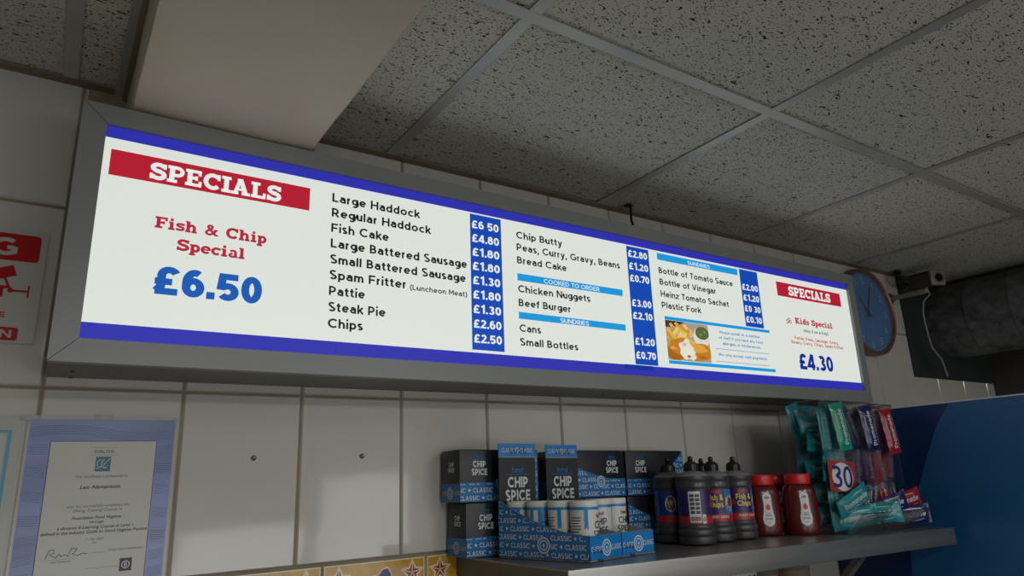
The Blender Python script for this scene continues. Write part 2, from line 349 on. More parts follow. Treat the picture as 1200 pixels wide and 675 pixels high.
# ceramic wall tiles, 205 x 303 mm, on a grout bed
rows = [(1.866-.303*3, 1.259+.0), (1.259, 1.562-.0), (1.562, 1.866), (1.866, 2.169), (2.169, 2.46)]
def tile_wall(name, x0, x1, hole=None):
    mb = MB(); mb.quad((x0, .0035, 0), (x1, .0035, 0), (x1, .0035, 2.5), (x0, .0035, 2.5), GROUT)
    for (z0, z1) in rows:
        k = math.floor(x0/.205)
        while k*.205 < x1:
            a, b = max(k*.205, x0)+.0018, min((k+1)*.205, x1)-.0018; k += 1
            if b-a < .01: continue
            if z0 < 1.3: c, d = z0+.002, z1-.002
            else: c, d = z0+.0018, z1-.0018
            e = .0025; t = [random.uniform(-.0005, .0005) for _ in range(4)]
            if name == 'wall_back' and z1 <= 1.563 and z0 > 1.2 and False: continue
            vs = [(a, .004, c), (b, .004, c), (b, .004, d), (a, .004, d), (a+e, t[0], c+e), (b-e, t[1], c+e), (b-e, t[2], d-e), (a+e, t[3], d-e)]
            mb.add(vs, [(4, 5, 6, 7), (0, 1, 5, 4), (1, 2, 6, 5), (2, 3, 7, 6), (3, 0, 4, 7)], TILE)
    mb.box(x0, x1, .004, .12, 0, 2.5, GROUT)
    return mb.build(name, kind='structure')
tile_wall('wall_back', -1.64, 3.36)
# decorative border tiles as part of the wall: yellow with stars
OCH = mottle(mat('ochre_glaze', (196, 150, 44), .16), 40, .72, 1.15, detail=5)
STARR = mat('star_oxide_red', (150, 56, 44), .2); CREAMT = mat('cream_glaze', (224, 212, 184), .2); NAVT = mottle(mat('navy_glaze', (30, 52, 104), .2), 60, .7, 1.4)
mb = MB()
mb.quad((-1.4, -.0012, 1.44), (1.95, -.0012, 1.44), (1.95, -.0012, 1.5625), (-1.4, -.0012, 1.5625), GROUT)
for k in range(-8, 8):
    a = .459-.2075+k*.2075+.003; b = a+.2015; F = lambda u, v, d=0: (u, -.003-d, v)
    if b > 1.95: continue
    mb.box(a, b, -.003, -.001, 1.456, 1.558, CREAMT)
    rect(mb, a+.002, b-.002, 1.458, 1.556, OCH, lambda u, v: F(u, v, .0003))
    for (su, rr) in ((.028, .026), (.175, .026)):
        star(mb, a+su, 1.531, rr, CREAMT, lambda u, v: F(u, v, .0005), .5)
        star(mb, a+su, 1.531, rr*.8, STARR, lambda u, v: F(u, v, .0007), .42)
        for q in range(5):
            aa = 2*math.pi*q/5
            stroke(mb, [(a+su, 1.531), (a+su+.019*math.sin(aa), 1.531+.019*math.cos(aa))], .0018, CREAMT, lambda u, v: F(u, v, .0009))
    fish = [(-.034, -.03), (-.04, 0), (-.03, .013), (-.012, .015), (-.004, .024), (.006, .026), (.013, .014), (.012, .004), (.026, .004), (.028, -.01), (.02, -.03), (.0, -.045), (-.02, -.045)]
    poly(mb, [(a+.118+x*1.12, 1.518+z*1.12) for x, z in fish], CREAMT, lambda u, v: F(u, v, .0005))
    poly(mb, [(a+.118+x, 1.518+z) for x, z in fish], NAVT, lambda u, v: F(u, v, .0007))
    for q in range(3): stroke(mb, [(a+.105+q*.008, 1.50), (a+.107+q*.009, 1.523)], .0014, CREAMT, lambda u, v: F(u, v, .0009))
mb.build('trim_1', kind='structure')
# other walls of the shop
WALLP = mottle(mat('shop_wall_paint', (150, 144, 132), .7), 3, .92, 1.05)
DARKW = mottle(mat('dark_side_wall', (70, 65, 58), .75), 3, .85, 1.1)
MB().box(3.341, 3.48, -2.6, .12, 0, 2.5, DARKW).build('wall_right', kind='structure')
MB().box(-1.76, -1.64, -4.6, .12, 0, 2.5, WALLP).build('wall_left', kind='structure')
mb = MB()
for a in ((-1.76, -1.2, 0, 2.5), (2.9, 3.48, 0, 2.5), (-1.2, 2.9, 0, .7), (-1.2, 2.9, 2.3, 2.5)): mb.box(a[0], a[1], -4.72, -4.6, a[2], a[3], WALLP)
mb.build('wall_front', kind='structure')
FLOORM = mottle(mat('floor_vinyl', (126, 122, 116), .5), 4, .85, 1.1)
MB().box(-1.76, 3.48, -4.72, .12, -.08, 0, FLOORM).build('floor', kind='structure')
fr = empty('window_1', kind='structure')
mb = MB()
for x in (-1.2, -.2, .8, 1.85, 2.84): mb.box(x, x+.06, -4.7, -4.62, .7, 2.3, mat('window_frame_white', (190, 190, 186), .4))
for z in (.7, 1.75, 2.24): mb.box(-1.2, 2.9, -4.69, -4.63, z, z+.06, MATS['window_frame_white'])
mb.build('window_frame', fr)

# ceiling: mineral-fibre tiles laid on a metal grid
CT = mat('fissured_ceiling_tile', (196, 195, 185), .9, spec=.1)
N, L, B = nodes(CT)
tc = N.new('ShaderNodeTexCoord')
def thr(vec_scale, nscale, detail, lo, hi, dist=0):
    mp = N.new('ShaderNodeMapping'); mp.inputs['Scale'].default_value = vec_scale; mp.inputs['Rotation'].default_value = (0, 0, R(-22)); L.new(tc.outputs['Object'], mp.inputs[0])
    n = N.new('ShaderNodeTexNoise'); n.inputs['Scale'].default_value = nscale; n.inputs['Detail'].default_value = detail; n.inputs['Distortion'].default_value = dist
    L.new(mp.outputs[0], n.inputs['Vector'])
    r = N.new('ShaderNodeMapRange'); r.inputs[1].default_value = lo; r.inputs[2].default_value = hi; L.new(n.outputs[0], r.inputs[0]); return r
a = thr((1, 2.1, 1), 120, 1.2, .655, .68, .6); b = thr((1, 1.3, 1), 260, 0, .70, .73); c = thr((1, 2.4, 1), 58, 1.5, .685, .705, .9)
mx = N.new('ShaderNodeMath'); mx.operation = 'MAXIMUM'; L.new(a.outputs[0], mx.inputs[0]); L.new(b.outputs[0], mx.inputs[1])
m3 = N.new('ShaderNodeMath'); m3.operation = 'MAXIMUM'; L.new(mx.outputs[0], m3.inputs[0]); L.new(c.outputs[0], m3.inputs[1])
mix = N.new('ShaderNodeMix'); mix.data_type = 'RGBA'; mix.inputs['A'].default_value = (*lin((196, 195, 185)), 1); mix.inputs['B'].default_value = (*lin((46, 42, 36)), 1)
L.new(m3.outputs[0], mix.inputs['Factor']); L.new(mix.outputs['Result'], B.inputs['Base Color'])
inv = N.new('ShaderNodeMath'); inv.operation = 'SUBTRACT'; inv.inputs[0].default_value = 1; L.new(m3.outputs[0], inv.inputs[1])
bp = N.new('ShaderNodeBump'); bp.inputs['Strength'].default_value = .5; bp.inputs['Distance'].default_value = .002; L.new(inv.outputs[0], bp.inputs['Height']); L.new(bp.outputs[0], B.inputs['Normal'])
mb = MB()
def grid_x(i): return .577+.6*i
gy = [-.564-.6*j for j in range(8)]
xs = [-1.64]+[grid_x(i) for i in range(-3, 5)]+[3.36]
ys = [0]+gy
ys = [y for y in ys if y > -4.6]+[-4.6]
for i in range(len(xs)-1):
    for j in range(len(ys)-1):
        x0, x1, y1, y0 = xs[i]+.009, xs[i+1]-.009, ys[j]-.009, ys[j+1]+.009
        t = random.uniform(0, .0015)
        mb.box(x0, x1, y0, y1, ZC+.0025+t, ZC+.02, CT)
mb.box(-1.76, 3.48, -4.72, .12, ZC+.024, ZC+.1, ALUD)
mb.build('ceiling', kind='structure')
mb = MB()
for y in gy: 
    if y > -4.5: mb.box(-1.64, 3.36, y-.0115, y+.0115, ZC-.001, ZC+.0015, TBAR)
for i in range(-3, 5):
    x = grid_x(i)
    for j in range(len(ys)-1):
        y1 = ys[j]-.0115 if j else 0; mb.box(x-.0115, x+.0115, ys[j+1]+.0115, y1, ZC-.0005, ZC+.0015, TBAR)
mb.build('trim_2', kind='structure')
LFR = mat('fill_light_frame_white', (200, 200, 196), .5); LDF = mat('fill_light_diffuser', (220, 220, 214), .5, emit=(240, 238, 230), es=1.5)
for x_, w_ in ((.277, 'left'), (1.477, 'middle'), (2.677, 'right')):  # made-up housings and glowing diffusers around the added fill lamps
    t = empty('added_fill_light', (x_, -2.664, 2.376), label='%s of three added square fill lights in the ceiling behind the viewer' % w_, cat='light', group='added ceiling fill lights')
    mb = MB(); h_ = .285
    for a_ in ((-h_, h_, -h_, -h_+.012), (-h_, h_, h_-.012, h_), (-h_, -h_+.012, -h_+.012, h_-.012), (h_-.012, h_, -h_+.012, h_-.012)): mb.box(*a_, 0, .0225, LFR)
    mb.build('frame', t); MB().box(-h_+.013, h_-.013, -h_+.013, h_-.013, .006, .01, LDF).build('diffuser', t)
ANG = mottle(mat('perimeter_angle_grimy', (128, 114, 92), .6), 7, .8, 1.08)
MB().box(-1.64, 3.36, -.023, -.0005, ZC-.0016, ZC+.001, ANG).box(-1.64, 3.36, -.003, -.0006, ZC-.001, ZC+.02, ANG).build('trim_3', kind='structure')

# plastered beam running out from the wall under the ceiling
bm = bmesh.new()
nx, ny = 6, 44
for f in range(1):
    secs = []
    for j in range(ny+1):
        y = -.0-2.2*j/ny-.003; ring_ = []
        for (x, z) in [(.066, ZC+.02), (.066, 2.296), (.069, 2.291), (.12, 2.289), (.17, 2.288), (.22, 2.288), (.27, 2.288), (.32, 2.289), (.357, 2.29), (.362, 2.296), (.362, ZC+.02)]:
            q = noise.noise(Vector((x*9, y*7, z*9)))*.0022; jag = noise.noise(Vector((x*40, y*60, 3)))*.0012
            ring_.append(bm.verts.new((x+(jag if x in (.066, .362, .357, .069) else 0), y, z+q*(z < 2.3))))
        secs.append(ring_)
    for j in range(ny):
        for k in range(10): bm.faces.new((secs[j][k], secs[j+1][k], secs[j+1][k+1], secs[j][k+1]))
    bm.faces.new(secs[-1])
MB().bm(bm, PAINT, True).build('trim_4', kind='structure')
MB().box(.0455, .0655, -2.2, -.004, ZC-.004, ZC+.0, TBAR).box(.058, .0655, -2.2, -.004, ZC-.012, ZC-.004, ANG).build('trim_5', kind='structure')
# dirty plaster strip of wall between sign and beam
mb = MB(); DP = mottle(mat('stained_filler', (150, 138, 116), .8), 30, .6, 1.1, detail=6)
mb.box(.006, .064, -.004, -.0008, 2.24, 2.397, DP); mb.build('trim_6', kind='structure')

# ================================================================== LIGHT-BOX MENU SIGN
U = .205
P00 = Vector((.0119, -.8364, .0716))*U; P10 = Vector((10.3023, -.8364+.0991, .0716))*U; P01 = Vector((.0119, -.8364-.0205, 2.0479))*U
for p_ in (P00, P10, P01): p_.z += 1.866
ux = (P10-P00); W = ux.length; ux.normalize(); uz = P01-P00; H = uz.length; uz.normalize(); nn = ux.cross(uz).normalized()
sign = empty('light_box_menu_sign', label='long illuminated takeaway menu light box with grey frame on the tiled wall', cat='sign')
sign.matrix_world = Matrix(((ux.x, -nn.x, uz.x, P00.x), (ux.y, -nn.y, uz.y, P00.y), (ux.z, -nn.z, uz.z, P00.z), (0, 0, 0, 1)))
MI = sign.matrix_world.inverted()
SP = lambda u, v, d=0: (u, .008-d, v)     # on the lit panel
iu0, iu1, iv0, iv1 = .0345, 2.0775, .0345, .3735
mb = MB()
# four mitred frame pieces
g = .0006
def piece(a, b, c, d):
    P = [a, b, c, d]; fr_ = [(x, 0, z) for x, z in P]; bk = [(x, .02, z) for x, z in P]
    mb.add(fr_+bk, [(0, 1, 2, 3), (7, 6, 5, 4)]+[(i, i+4, (i+1) % 4+4, (i+1) % 4) for i in range(4)], ALU)
piece((g, 0), (W-g, 0), (iu1-g, iv0), (iu0+g, iv0))
piece((iu0+g, iv1), (iu1-g, iv1), (W-g, H), (g, H))
piece((0, g), (iu0, iv0+g), (iu0, iv1-g), (0, H-g))
piece((iu1, iv0+g), (W, g), (W, H-g), (iu1, iv1-g))
mb.build('frame', sign)
mb = MB()
fr4 = [(0.001, .0195, 0.001), (W-.001, .0195, 0.001), (W-.001, .0195, H-.001), (0.001, .0195, H-.001)]
bk4 = []
for (x, y, z) in fr4:
    wp = sign.matrix_world @ Vector((x, y, z)); wp.y = -.0022; bk4.append(MI @ wp)
mb.add(fr4+bk4, [(0, 1, 2, 3), (7, 6, 5, 4)]+[(i, i+4, (i+1) % 4+4, (i+1) % 4) for i in range(4)], mottle(mat('sign_casing_grey', (112, 110, 104), .5), 4, .85, 1.08))
for (x, t) in ((.035, .5), (.035, .95), (1.1, .5), (1.75, .5)):
    a = Vector(fr4[0]).lerp(Vector(bk4[0]), t); mb.lathe([(.0028, 0), (.0028, -.0012)], ALUD, 10, (x, a.y, -.0005+.001*0))
mb.build('casing', sign)
mb = MB(); mb.quad((iu0-.004, .0085, iv0-.004), (iu1+.004, .0085, iv0-.004), (iu1+.004, .0085, iv1+.004), (iu0-.004, .0085, iv1+.004), WHITE); mb.build('lit_panel', sign)
def printed(name, fn, d=.0004, label=None):
    mb = MB(); fn(mb, lambda u, v, e=0: SP(u, v, d+e)); return mb.build(name, sign, label=label)
printed('blue_border', lambda mb, P: rect(mb, iu0-.003, iu1+.003, .3545, iv1+.003, BLUEB, P), label='top blue border strip')
printed('blue_border', lambda mb, P: (rect(mb, iu0-.003, iu1+.003, iv0-.003, .0598, BLUEB, P), rect(mb, 1.095, 1.185, .050, .0605, NAVYI, lambda u, v: P(u, v, .0003))), label='bottom blue border strip with a darker patch')
def banner1(mb, P):
    rect(mb, .0445, .3572, .293, .336, RED, P); slab(mb, 'SPECIALS', .1005, .3065, .2992, .0275, WTXT, lambda u, v: P(u, v, .0004))
printed('specials_banner', banner1, label='large red banner with white slab lettering at the left')
printed('lettering', lambda mb, P: (slab(mb, 'Fish & Chip', .1155, .2868, .219, .0182, REDTXT, P), slab(mb, 'Special', .1495, .2535, .1868, .0182, REDTXT, P)), label='red slab lettering Fish & Chip Special')
printed('price', lambda mb, P: put(mb, '£6.50', .1212, .1122, .0455, COB2, P, u1=.2844, bold=.035, sp=.55), label='big blue price 6.50')
L1 = [('Large Haddock', .319, .5771), ('Regular Haddock', .290, .6014), ('Fish Cake', .2603, .5112), ('Large Battered Sausage', .231, .6824), ('Small Battered Sausage', .201, .679), ('Spam Fritter', .1718, .5472), ('Pattie', .1424, .466), ('Steak Pie', .113, .5067), ('Chips', .0835, .4634)]
for s, v, u1 in L1: printed('menu_line', lambda mb, P: put(mb, s, .3987, v, .0168, BLACKI, P, u1=u1, bold=.022), label='black menu line ' + s.replace('Heinz ', ''))
printed('menu_line', lambda mb, P: put(mb, '(Luncheon Meat)', .5559, .1708, .0105, BLACKI, P, u1=.6812, bold=.014), label='small black words Luncheon Meat')
def strip(name, u0, u1, v0, v1, items, lab):
    def fn(mb, P):
        rect(mb, u0, u1, v0, v1, COB, P)
        for s, v in items: put(mb, s, u0+.004, v, .0172, WTXT, lambda u, w_: P(u, w_, .0004), u1=u1-.006, bold=.024, sp=.75)
    printed(name, fn, label=lab)
strip('price_strip', .6912, .7673, .0655, .3513, [(s, .3205-.03008*i) for i, s in enumerate(['£6 50', '£4.80', '£1.80', '£1.80', '£1.30', '£1.80', '£1.30', '£2.60', '£2.50'])], 'blue strip of white prices beside the first column')
def bar(mb, P, u0, u1, v0, v1, s, t0, t1, tv):
    rect(mb, u0, u1, v0, v1, CYAN, P); put(mb, s, t0, tv, .0098, WTXT, lambda u, v: P(u, v, .0004), u1=t1, bold=.01)
for s, v, u1 in [('Chip Butty', .3165, .9316), ('Peas, Curry, Gravy, Beans', .289, 1.1044), ('Bread Cake', .2598, .9413), ('Chicken Nuggets', .1963, 1.0049), ('Beef Burger', .166, .9456), ('Cans', .1113, .8616), ('Small Bottles', .0822, .9613)]:
    printed('menu_line', lambda mb, P: put(mb, s, .8065, v, .0158, BLACKI, P, u1=u1, bold=.0195), label='black menu line ' + s.replace('Heinz ', ''))
printed('heading_bar', lambda mb, P: bar(mb, P, .8057, 1.1065, .2217, .2375, 'COOKED TO ORDER', .8751, 1.0341, .2243), label='cyan bar reading COOKED TO ORDER')
printed('heading_bar', lambda mb, P: bar(mb, P, .8057, 1.1075, .1387, .1535, 'SUNDRIES', .9155, .9957, .1405), label='lower cyan bar reading SUNDRIES')
strip('price_strip', 1.130, 1.204, .062, .3513, [('£2.80', .3243), ('£1.20', .2928), ('£0.70', .2625), ('£3.00', .2013), ('£2.10', .1703), ('£1.20', .1083), ('£0.70', .0757)], 'blue strip of white prices beside the second column')
for s, v, u1 in [('Bottle of Tomato Sauce', .2963, 1.5166), ('Bottle of Vinegar', .2667, 1.4424), ('Heinz Tomato Sachet', .236, 1.4898), ('Plastic Fork', .2075, 1.3773)]:
    printed('menu_line', lambda mb, P: put(mb, s, 1.2345, v, .0158, BLACKI, P, u1=u1, bold=.0195), label='black menu line ' + s.replace('Heinz ', ''))
printed('heading_bar', lambda mb, P: bar(mb, P, 1.2335, 1.543, .3312, .349, 'SUNDRIES', 1.3437, 1.4293, .3338), label='upper cyan bar reading SUNDRIES')
strip('price_strip', 1.551, 1.6287, .190, .3513, [('£2.00', .2928), ('£1.20', .2628), ('£0 30', .2320), ('£0.10', .2015)], 'short blue strip of white prices beside the third column')
printed('cyan_rule', lambda mb, P: (rect(mb, 1.240, 1.6507, .179, .1872, CYAN, P), rect(mb, 1.2415, 1.6552, .0703, .0787, CYAN, P)), label='thin cyan rules above and below the photo')
def notes(mb, P):
    for s, u0, u1, v in [('Please speak to a member', 1.4385, 1.6059, .1605), ('of staff if you have any food', 1.4342, 1.6142, .1458), ('allergies or intolerances', 1.4468, 1.6017, .131), ('We only accept cash payments', 1.4252, 1.6241, .1012)]:
        put(mb, s, u0, v, .0078, CYAN_INK, P, u1=u1, bold=.010)
    for v in (.1195, .0865): rect(mb, 1.4155, 1.6338, v-.0006, v+.0006, CYAN_INK, P)
printed('lettering', notes, label='small cyan notice about allergies and cash')
# printed food photo: chips, peas in a pot, battered fish
PF = lambda n, c, e=.85: back('print_'+n, c, tuple(int(x*.5) for x in c), e)
FISHM = PF('batter', (196, 126, 36)); N, L, B = nodes(FISHM)
def photo(mb, P):
    x0, x1, y0, y1 = 1.2403, 1.395, .0800, .1782
    rect(mb, x0, x1, y0, y1, PF('plate', (170, 158, 142)), P)
    cl = lambda pts, m, e: poly(mb, [(x0+(x1-x0)*min(max(a, 0), 1), y0+(y1-y0)*min(max(b, 0), 1)) for a, b in pts], m, lambda u, v: P(u, v, e))
    cl([(0, .82), (.25, .86), (.45, 1), (0, 1)], PF('dark', (70, 52, 44)), .0002)
    rd = random.Random(4)
    for i in range(26):
        cx, cy, an = rd.uniform(.05, .55), rd.uniform(.45, .86), rd.uniform(.3, 2.6) if i % 3 else rd.uniform(-1, 0)
        dx, dy = math.cos(an)*.17, math.sin(an)*.17; nx_, ny_ = -math.sin(an)*.035, math.cos(an)*.035
        cl([(cx-dx-nx_, cy-dy-ny_), (cx+dx-nx_, cy+dy-ny_), (cx+dx+nx_, cy+dy+ny_), (cx-dx+nx_, cy-dy+ny_)], [PF('chip_a', (226, 182, 84)), PF('chip_b', (204, 150, 54)), PF('chip_c', (236, 204, 120))][i % 3], .00022+i*.00001)
    blob = lambda cx, cy, rx, ry, m, e, s=0, wob=.0: cl([(cx+rx*math.cos(t_)*(1+wob*math.sin(5*t_+s)), cy+ry*math.sin(t_)*(1+wob*math.cos(4*t_+s))) for t_ in [2*math.pi*k/28 for k in range(28)]], m, e)
    blob(.82, .66, .2, .26, PF('pot', (222, 220, 212)), .0006); blob(.84, .76, .165, .17, PF('peas', (86, 108, 52)), .0007)
    blob(.80, .72, .04, .03, PF('peas_lit', (126, 142, 84)), .0008, 1, .1); blob(.9, .8, .03, .03, MATS['print_peas_lit'], .0008, 2, .1)
    blob(.18, .2, .24, .2, PF('batter_dark', (170, 100, 28)), .0009, 0, .08); blob(.32, .36, .26, .22, FISHM, .001, 1, .06)
    blob(.72, .25, .34, .23, FISHM, .0011, 2, .07); blob(.62, .34, .3, .12, PF('batter_lit', (222, 162, 66)), .0012, 3, .12)
    blob(.42, .3, .16, .24, PF('flesh', (232, 228, 214)), .0013, 1, .16); blob(.52, .16, .12, .13, MATS['print_flesh'], .0013, 4, .2)
    blob(.47, .12, .05, .03, MATS['print_batter_dark'], .0014, 0, .2); blob(.38, .42, .05, .05, PF('flesh_shade', (200, 192, 170)), .0014, 0, .2)
    blob(.8, .12, .1, .04, MATS['print_batter_dark'], .0013, 2, .2); blob(.12, .3, .08, .04, MATS['print_batter_lit'], .0013, 1, .2)
printed('food_photo', photo, label='printed photo of chips, peas in a pot and battered fish')
def banner2(mb, P):
    rect(mb, 1.7120, 2.0335, .2945, .3368, RED, P); slab(mb, 'SPECIALS', 1.7660, 1.9775, .302, .0262, WTXT, lambda u, v: P(u, v, .0004))
printed('specials_banner', banner2, label='small red banner with white slab lettering at the right')
def kids(mb, P):
    slab(mb, 'Kids Special', 1.7785, 1.9648, .219, .0168, RED, P)
    put(mb, '(Any 2 on a tray)', 1.8139, .1965, .0085, BLACKI, P, u1=1.9368, bold=.014)
    put(mb, 'Pattie, Peas, Sausage, Gravy,', 1.7645, .1712, .0092, RED, P, u1=1.986, bold=.012)
    put(mb, 'Beans, Curry, Chips, Spam Fritter', 1.7467, .1582, .0092, RED, P, u1=2.0058, bold=.012)
    for (x, z, r_) in ((1.742, .222, .006), (1.75, .227, .006), (1.756, .221, .005)): ring(mb, x, z, r_*.6, r_, RED, P, 14)
    stroke(mb, [(1.737, .214), (1.748, .219), (1.756, .230)], .0018, RED, P)
printed('lettering', kids, label='red Kids Special lettering with small fish emblem')
printed('price', lambda mb, P: put(mb, '£4.30', 1.7697, .0857, .0455, NAVYI, P, u1=1.937, bold=.03, sp=.6), label='blue price 4.30')

# ================================================================== STAINLESS SHELF
TILT = math.atan(.0148)
SHROT = (0, TILT, 0)
def zs(x): return 1.5535-.0148*(x-.74)
sh = empty('wall_shelf', (.735, 0, 1.5535), SHROT, label='stainless steel wall shelf holding cartons, sauce bottles and candy dispenser', cat='shelf')
mb = MB(); mb.box(0, 1.252, -.368, -.004, -.004, -.0004, STEEL); mb.build('shelf_top', sh)
mb = MB(); mb.box(0, 1.252, -.372, -.3685, -.041, -.0008, STEEL, .001)
mb.box(0, 1.252, -.3685, -.355, -.041, -.038, STEEL); mb.box(0, .003, -.3684, -.004, -.038, -.0045, STEELD)
mb.box(1.249, 1.252, -.3684, -.004, -.041, -.0045, STEEL); mb.build('front_lip', sh)
for i, x in enumerate((.22, .925)):
    mb = MB(); mb.box(x-.012, x+.012, -.006, -.003, -.39, -.006, STEELD); mb.box(x-.012, x+.012, -.34, -.003, -.0085, -.0045, STEELD)
    mb.add([(x-.012, -.33, -.012), (x+.012, -.33, -.012), (x+.012, -.35, -.012), (x-.012, -.35, -.012), (x-.012, -.006, -.37), (x+.012, -.006, -.37), (x+.012, -.006, -.385), (x-.012, -.006, -.385)],
           [(0, 1, 2, 3), (7, 6, 5, 4), (0, 4, 5, 1), (1, 5, 6, 2), (2, 6, 7, 3), (3, 7, 4, 0)], STEELD)
    mb.build('bracket', sh)
def on_shelf(name, x, y, rz=0, dz=0, **k):
    e = empty(name, (x, y, zs(x)+dz), (0, 0, 0), **k)
    e.rotation_euler = (Matrix.Rotation(TILT, 4, 'Y') @ Matrix.Rotation(rz, 4, 'Z')).to_euler()
    return e
# ---- chip spice cartons
def roundel(mb, u, v, r, mt, mp, sx=1):
    ring(mb, u, v, r*.82, r, mt, mp, 24, sx); ring(mb, u, v, r*.5, r*.64, mt, mp, 20, sx); disc(mb, u, v, r*.2, mt, mp, 10, sx); rect(mb, u-.07*r, u+.07*r, v-.4*r, v, mt, mp)
def classic_rows(mb, u0, u1, v0, v1, mp, keep, rh=.0148, cap=.0088, hole=None, ph=0):
    wd = glyphs('CLASSIC', .012)[2]*cap/CAP; stp = wd+.017; k = 0; v = v0+.003
    while v < v1:
        u = u0-(stp*.5 if (k+ph) % 2 else .0)-.002
        while u < u1:
            kp = lambda a, b: u0+.0005 < a < u1-.0005 and keep(a, b) and not (hole and (a-hole[0])**2+(b-hole[1])**2 < hole[2]**2)
            put(mb, 'CLASSIC', u, v, cap, CWHT, mp, bold=.012, keep=kp)
            su, sv = u+wd+.0085, v+cap*.5
            if kp(su-.004, sv-.003) and kp(su+.004, sv+.004): star(mb, su, sv, .0042, CWHT, mp)
            u += stp
        v += rh; k += 1
def chip_spice(mb, uc, v, cap, mp, boldness=.03, brand=True):
    put(mb, 'CHIP', uc, v+cap*1.22, cap, CWHT, mp, align='c', bold=boldness, wide=.82); put(mb, 'SPICE', uc, v, cap, CWHT, mp, align='c', bold=boldness, wide=.82)
    if brand:
        put(mb, 'hmd', uc, v+cap*2.6, cap*.55, CBLU, mp, align='c', bold=.01); rect(mb, uc-cap*1.4, uc+cap*1.4, v+cap*2.42, v+cap*2.47, CBLU, mp)
def carton(x, y, dz, flip, label, dx=0):
    Lx, D, Hh = .188, .076, .1015
    t = on_shelf('chip_spice_carton', x, y, 0, dz, label=label, cat='carton', group='closed cartons of chip spice')
    mb = MB(); mb.box(0, Lx, 0, D, .0006, Hh, CBLK, .0012); 
    mb.box(.004, Lx-.004, D*.1, D*.48, Hh, Hh+.0008, CBLK); mb.build('box_body', t)
    f = (lambda u: .038+.062*max(0, (u-.085)/.10)**1.6) if flip else (lambda u: .040+.046*max(0, (.15-u)/.15)**1.5)
    mb = MB(); FP = lambda u, v: (u, -.0004, v); LP = lambda u, v: (-.0004, D-u, v)   # left end: u runs from back to front
    n = 24; us = [.0005+(Lx-.001)*i/n for i in range(n+1)]
    mb.add([FP(u, .0012) for u in us]+[FP(u, f(u)) for u in us], [(i, i+1, n+2+i, n+1+i) for i in range(n)], CBLU)
    rect(mb, .0005, D-.0005, .0012, .036, CBLU, LP)
    RP = lambda u, v: (Lx+.0004, u, v); rect(mb, .0005, D-.0005, .0012, .036 if not flip else .1, CBLU, RP); mb.build('blue_band', t)
    mb = MB(); F2 = lambda u, v: (u, -.0008, v); L2 = lambda u, v: (-.0008, D-u, v)
    hu = .115 if not flip else .095
    classic_rows(mb, 0, Lx, .001, .1, F2, lambda a, b: b < f(a)-.0015, hole=(hu, .038, .015)); disc(mb, hu, .034, .0135, CBLU, F2); roundel(mb, hu, .034, .012, CWHT, lambda u, v: (u, -.0011, v))
    chip_spice(mb, (.15 if not flip else .045), .052, .0125, F2)
    chip_spice(mb, D*.56, .058, .009, L2, brand=False); put(mb, 'CLASSIC', .003, .015, .0075, CWHT, L2, u1=.027); put(mb, 'CLASSIC', .054, .015, .0075, CWHT, L2, u1=.079); roundel(mb, D*.5, .018, .0115, CWHT, L2)
    mb.build('lettering', t)
    if flip is not None and dz > .05:
        mb = MB(); mb.box(D*.5-.006+.0, D*.5+.006, 0, .0004, 0, .002, CGRY)
    return t
carton(.712, -.084, 0, True, 'black and blue chip spice carton at the left shelf end, lower of its stack')
carton(.699, -.086, .1027, True, 'black and blue chip spice carton at the left shelf end, on top of its stack')
carton(.946, -.079, 0, False, 'chip spice carton on the shelf hidden behind the white tubs')
carton(.950, -.079, .1027, False, 'upper chip spice carton with blue sweep rising to the left, behind the right display tray')
carton(1.140, -.079, 0, False, 'lower chip spice carton standing behind the leftmost sauce bottle')
carton(1.144, -.079, .1027, True, 'upper chip spice carton with blue sweep rising to the right, behind the sauce bottles')

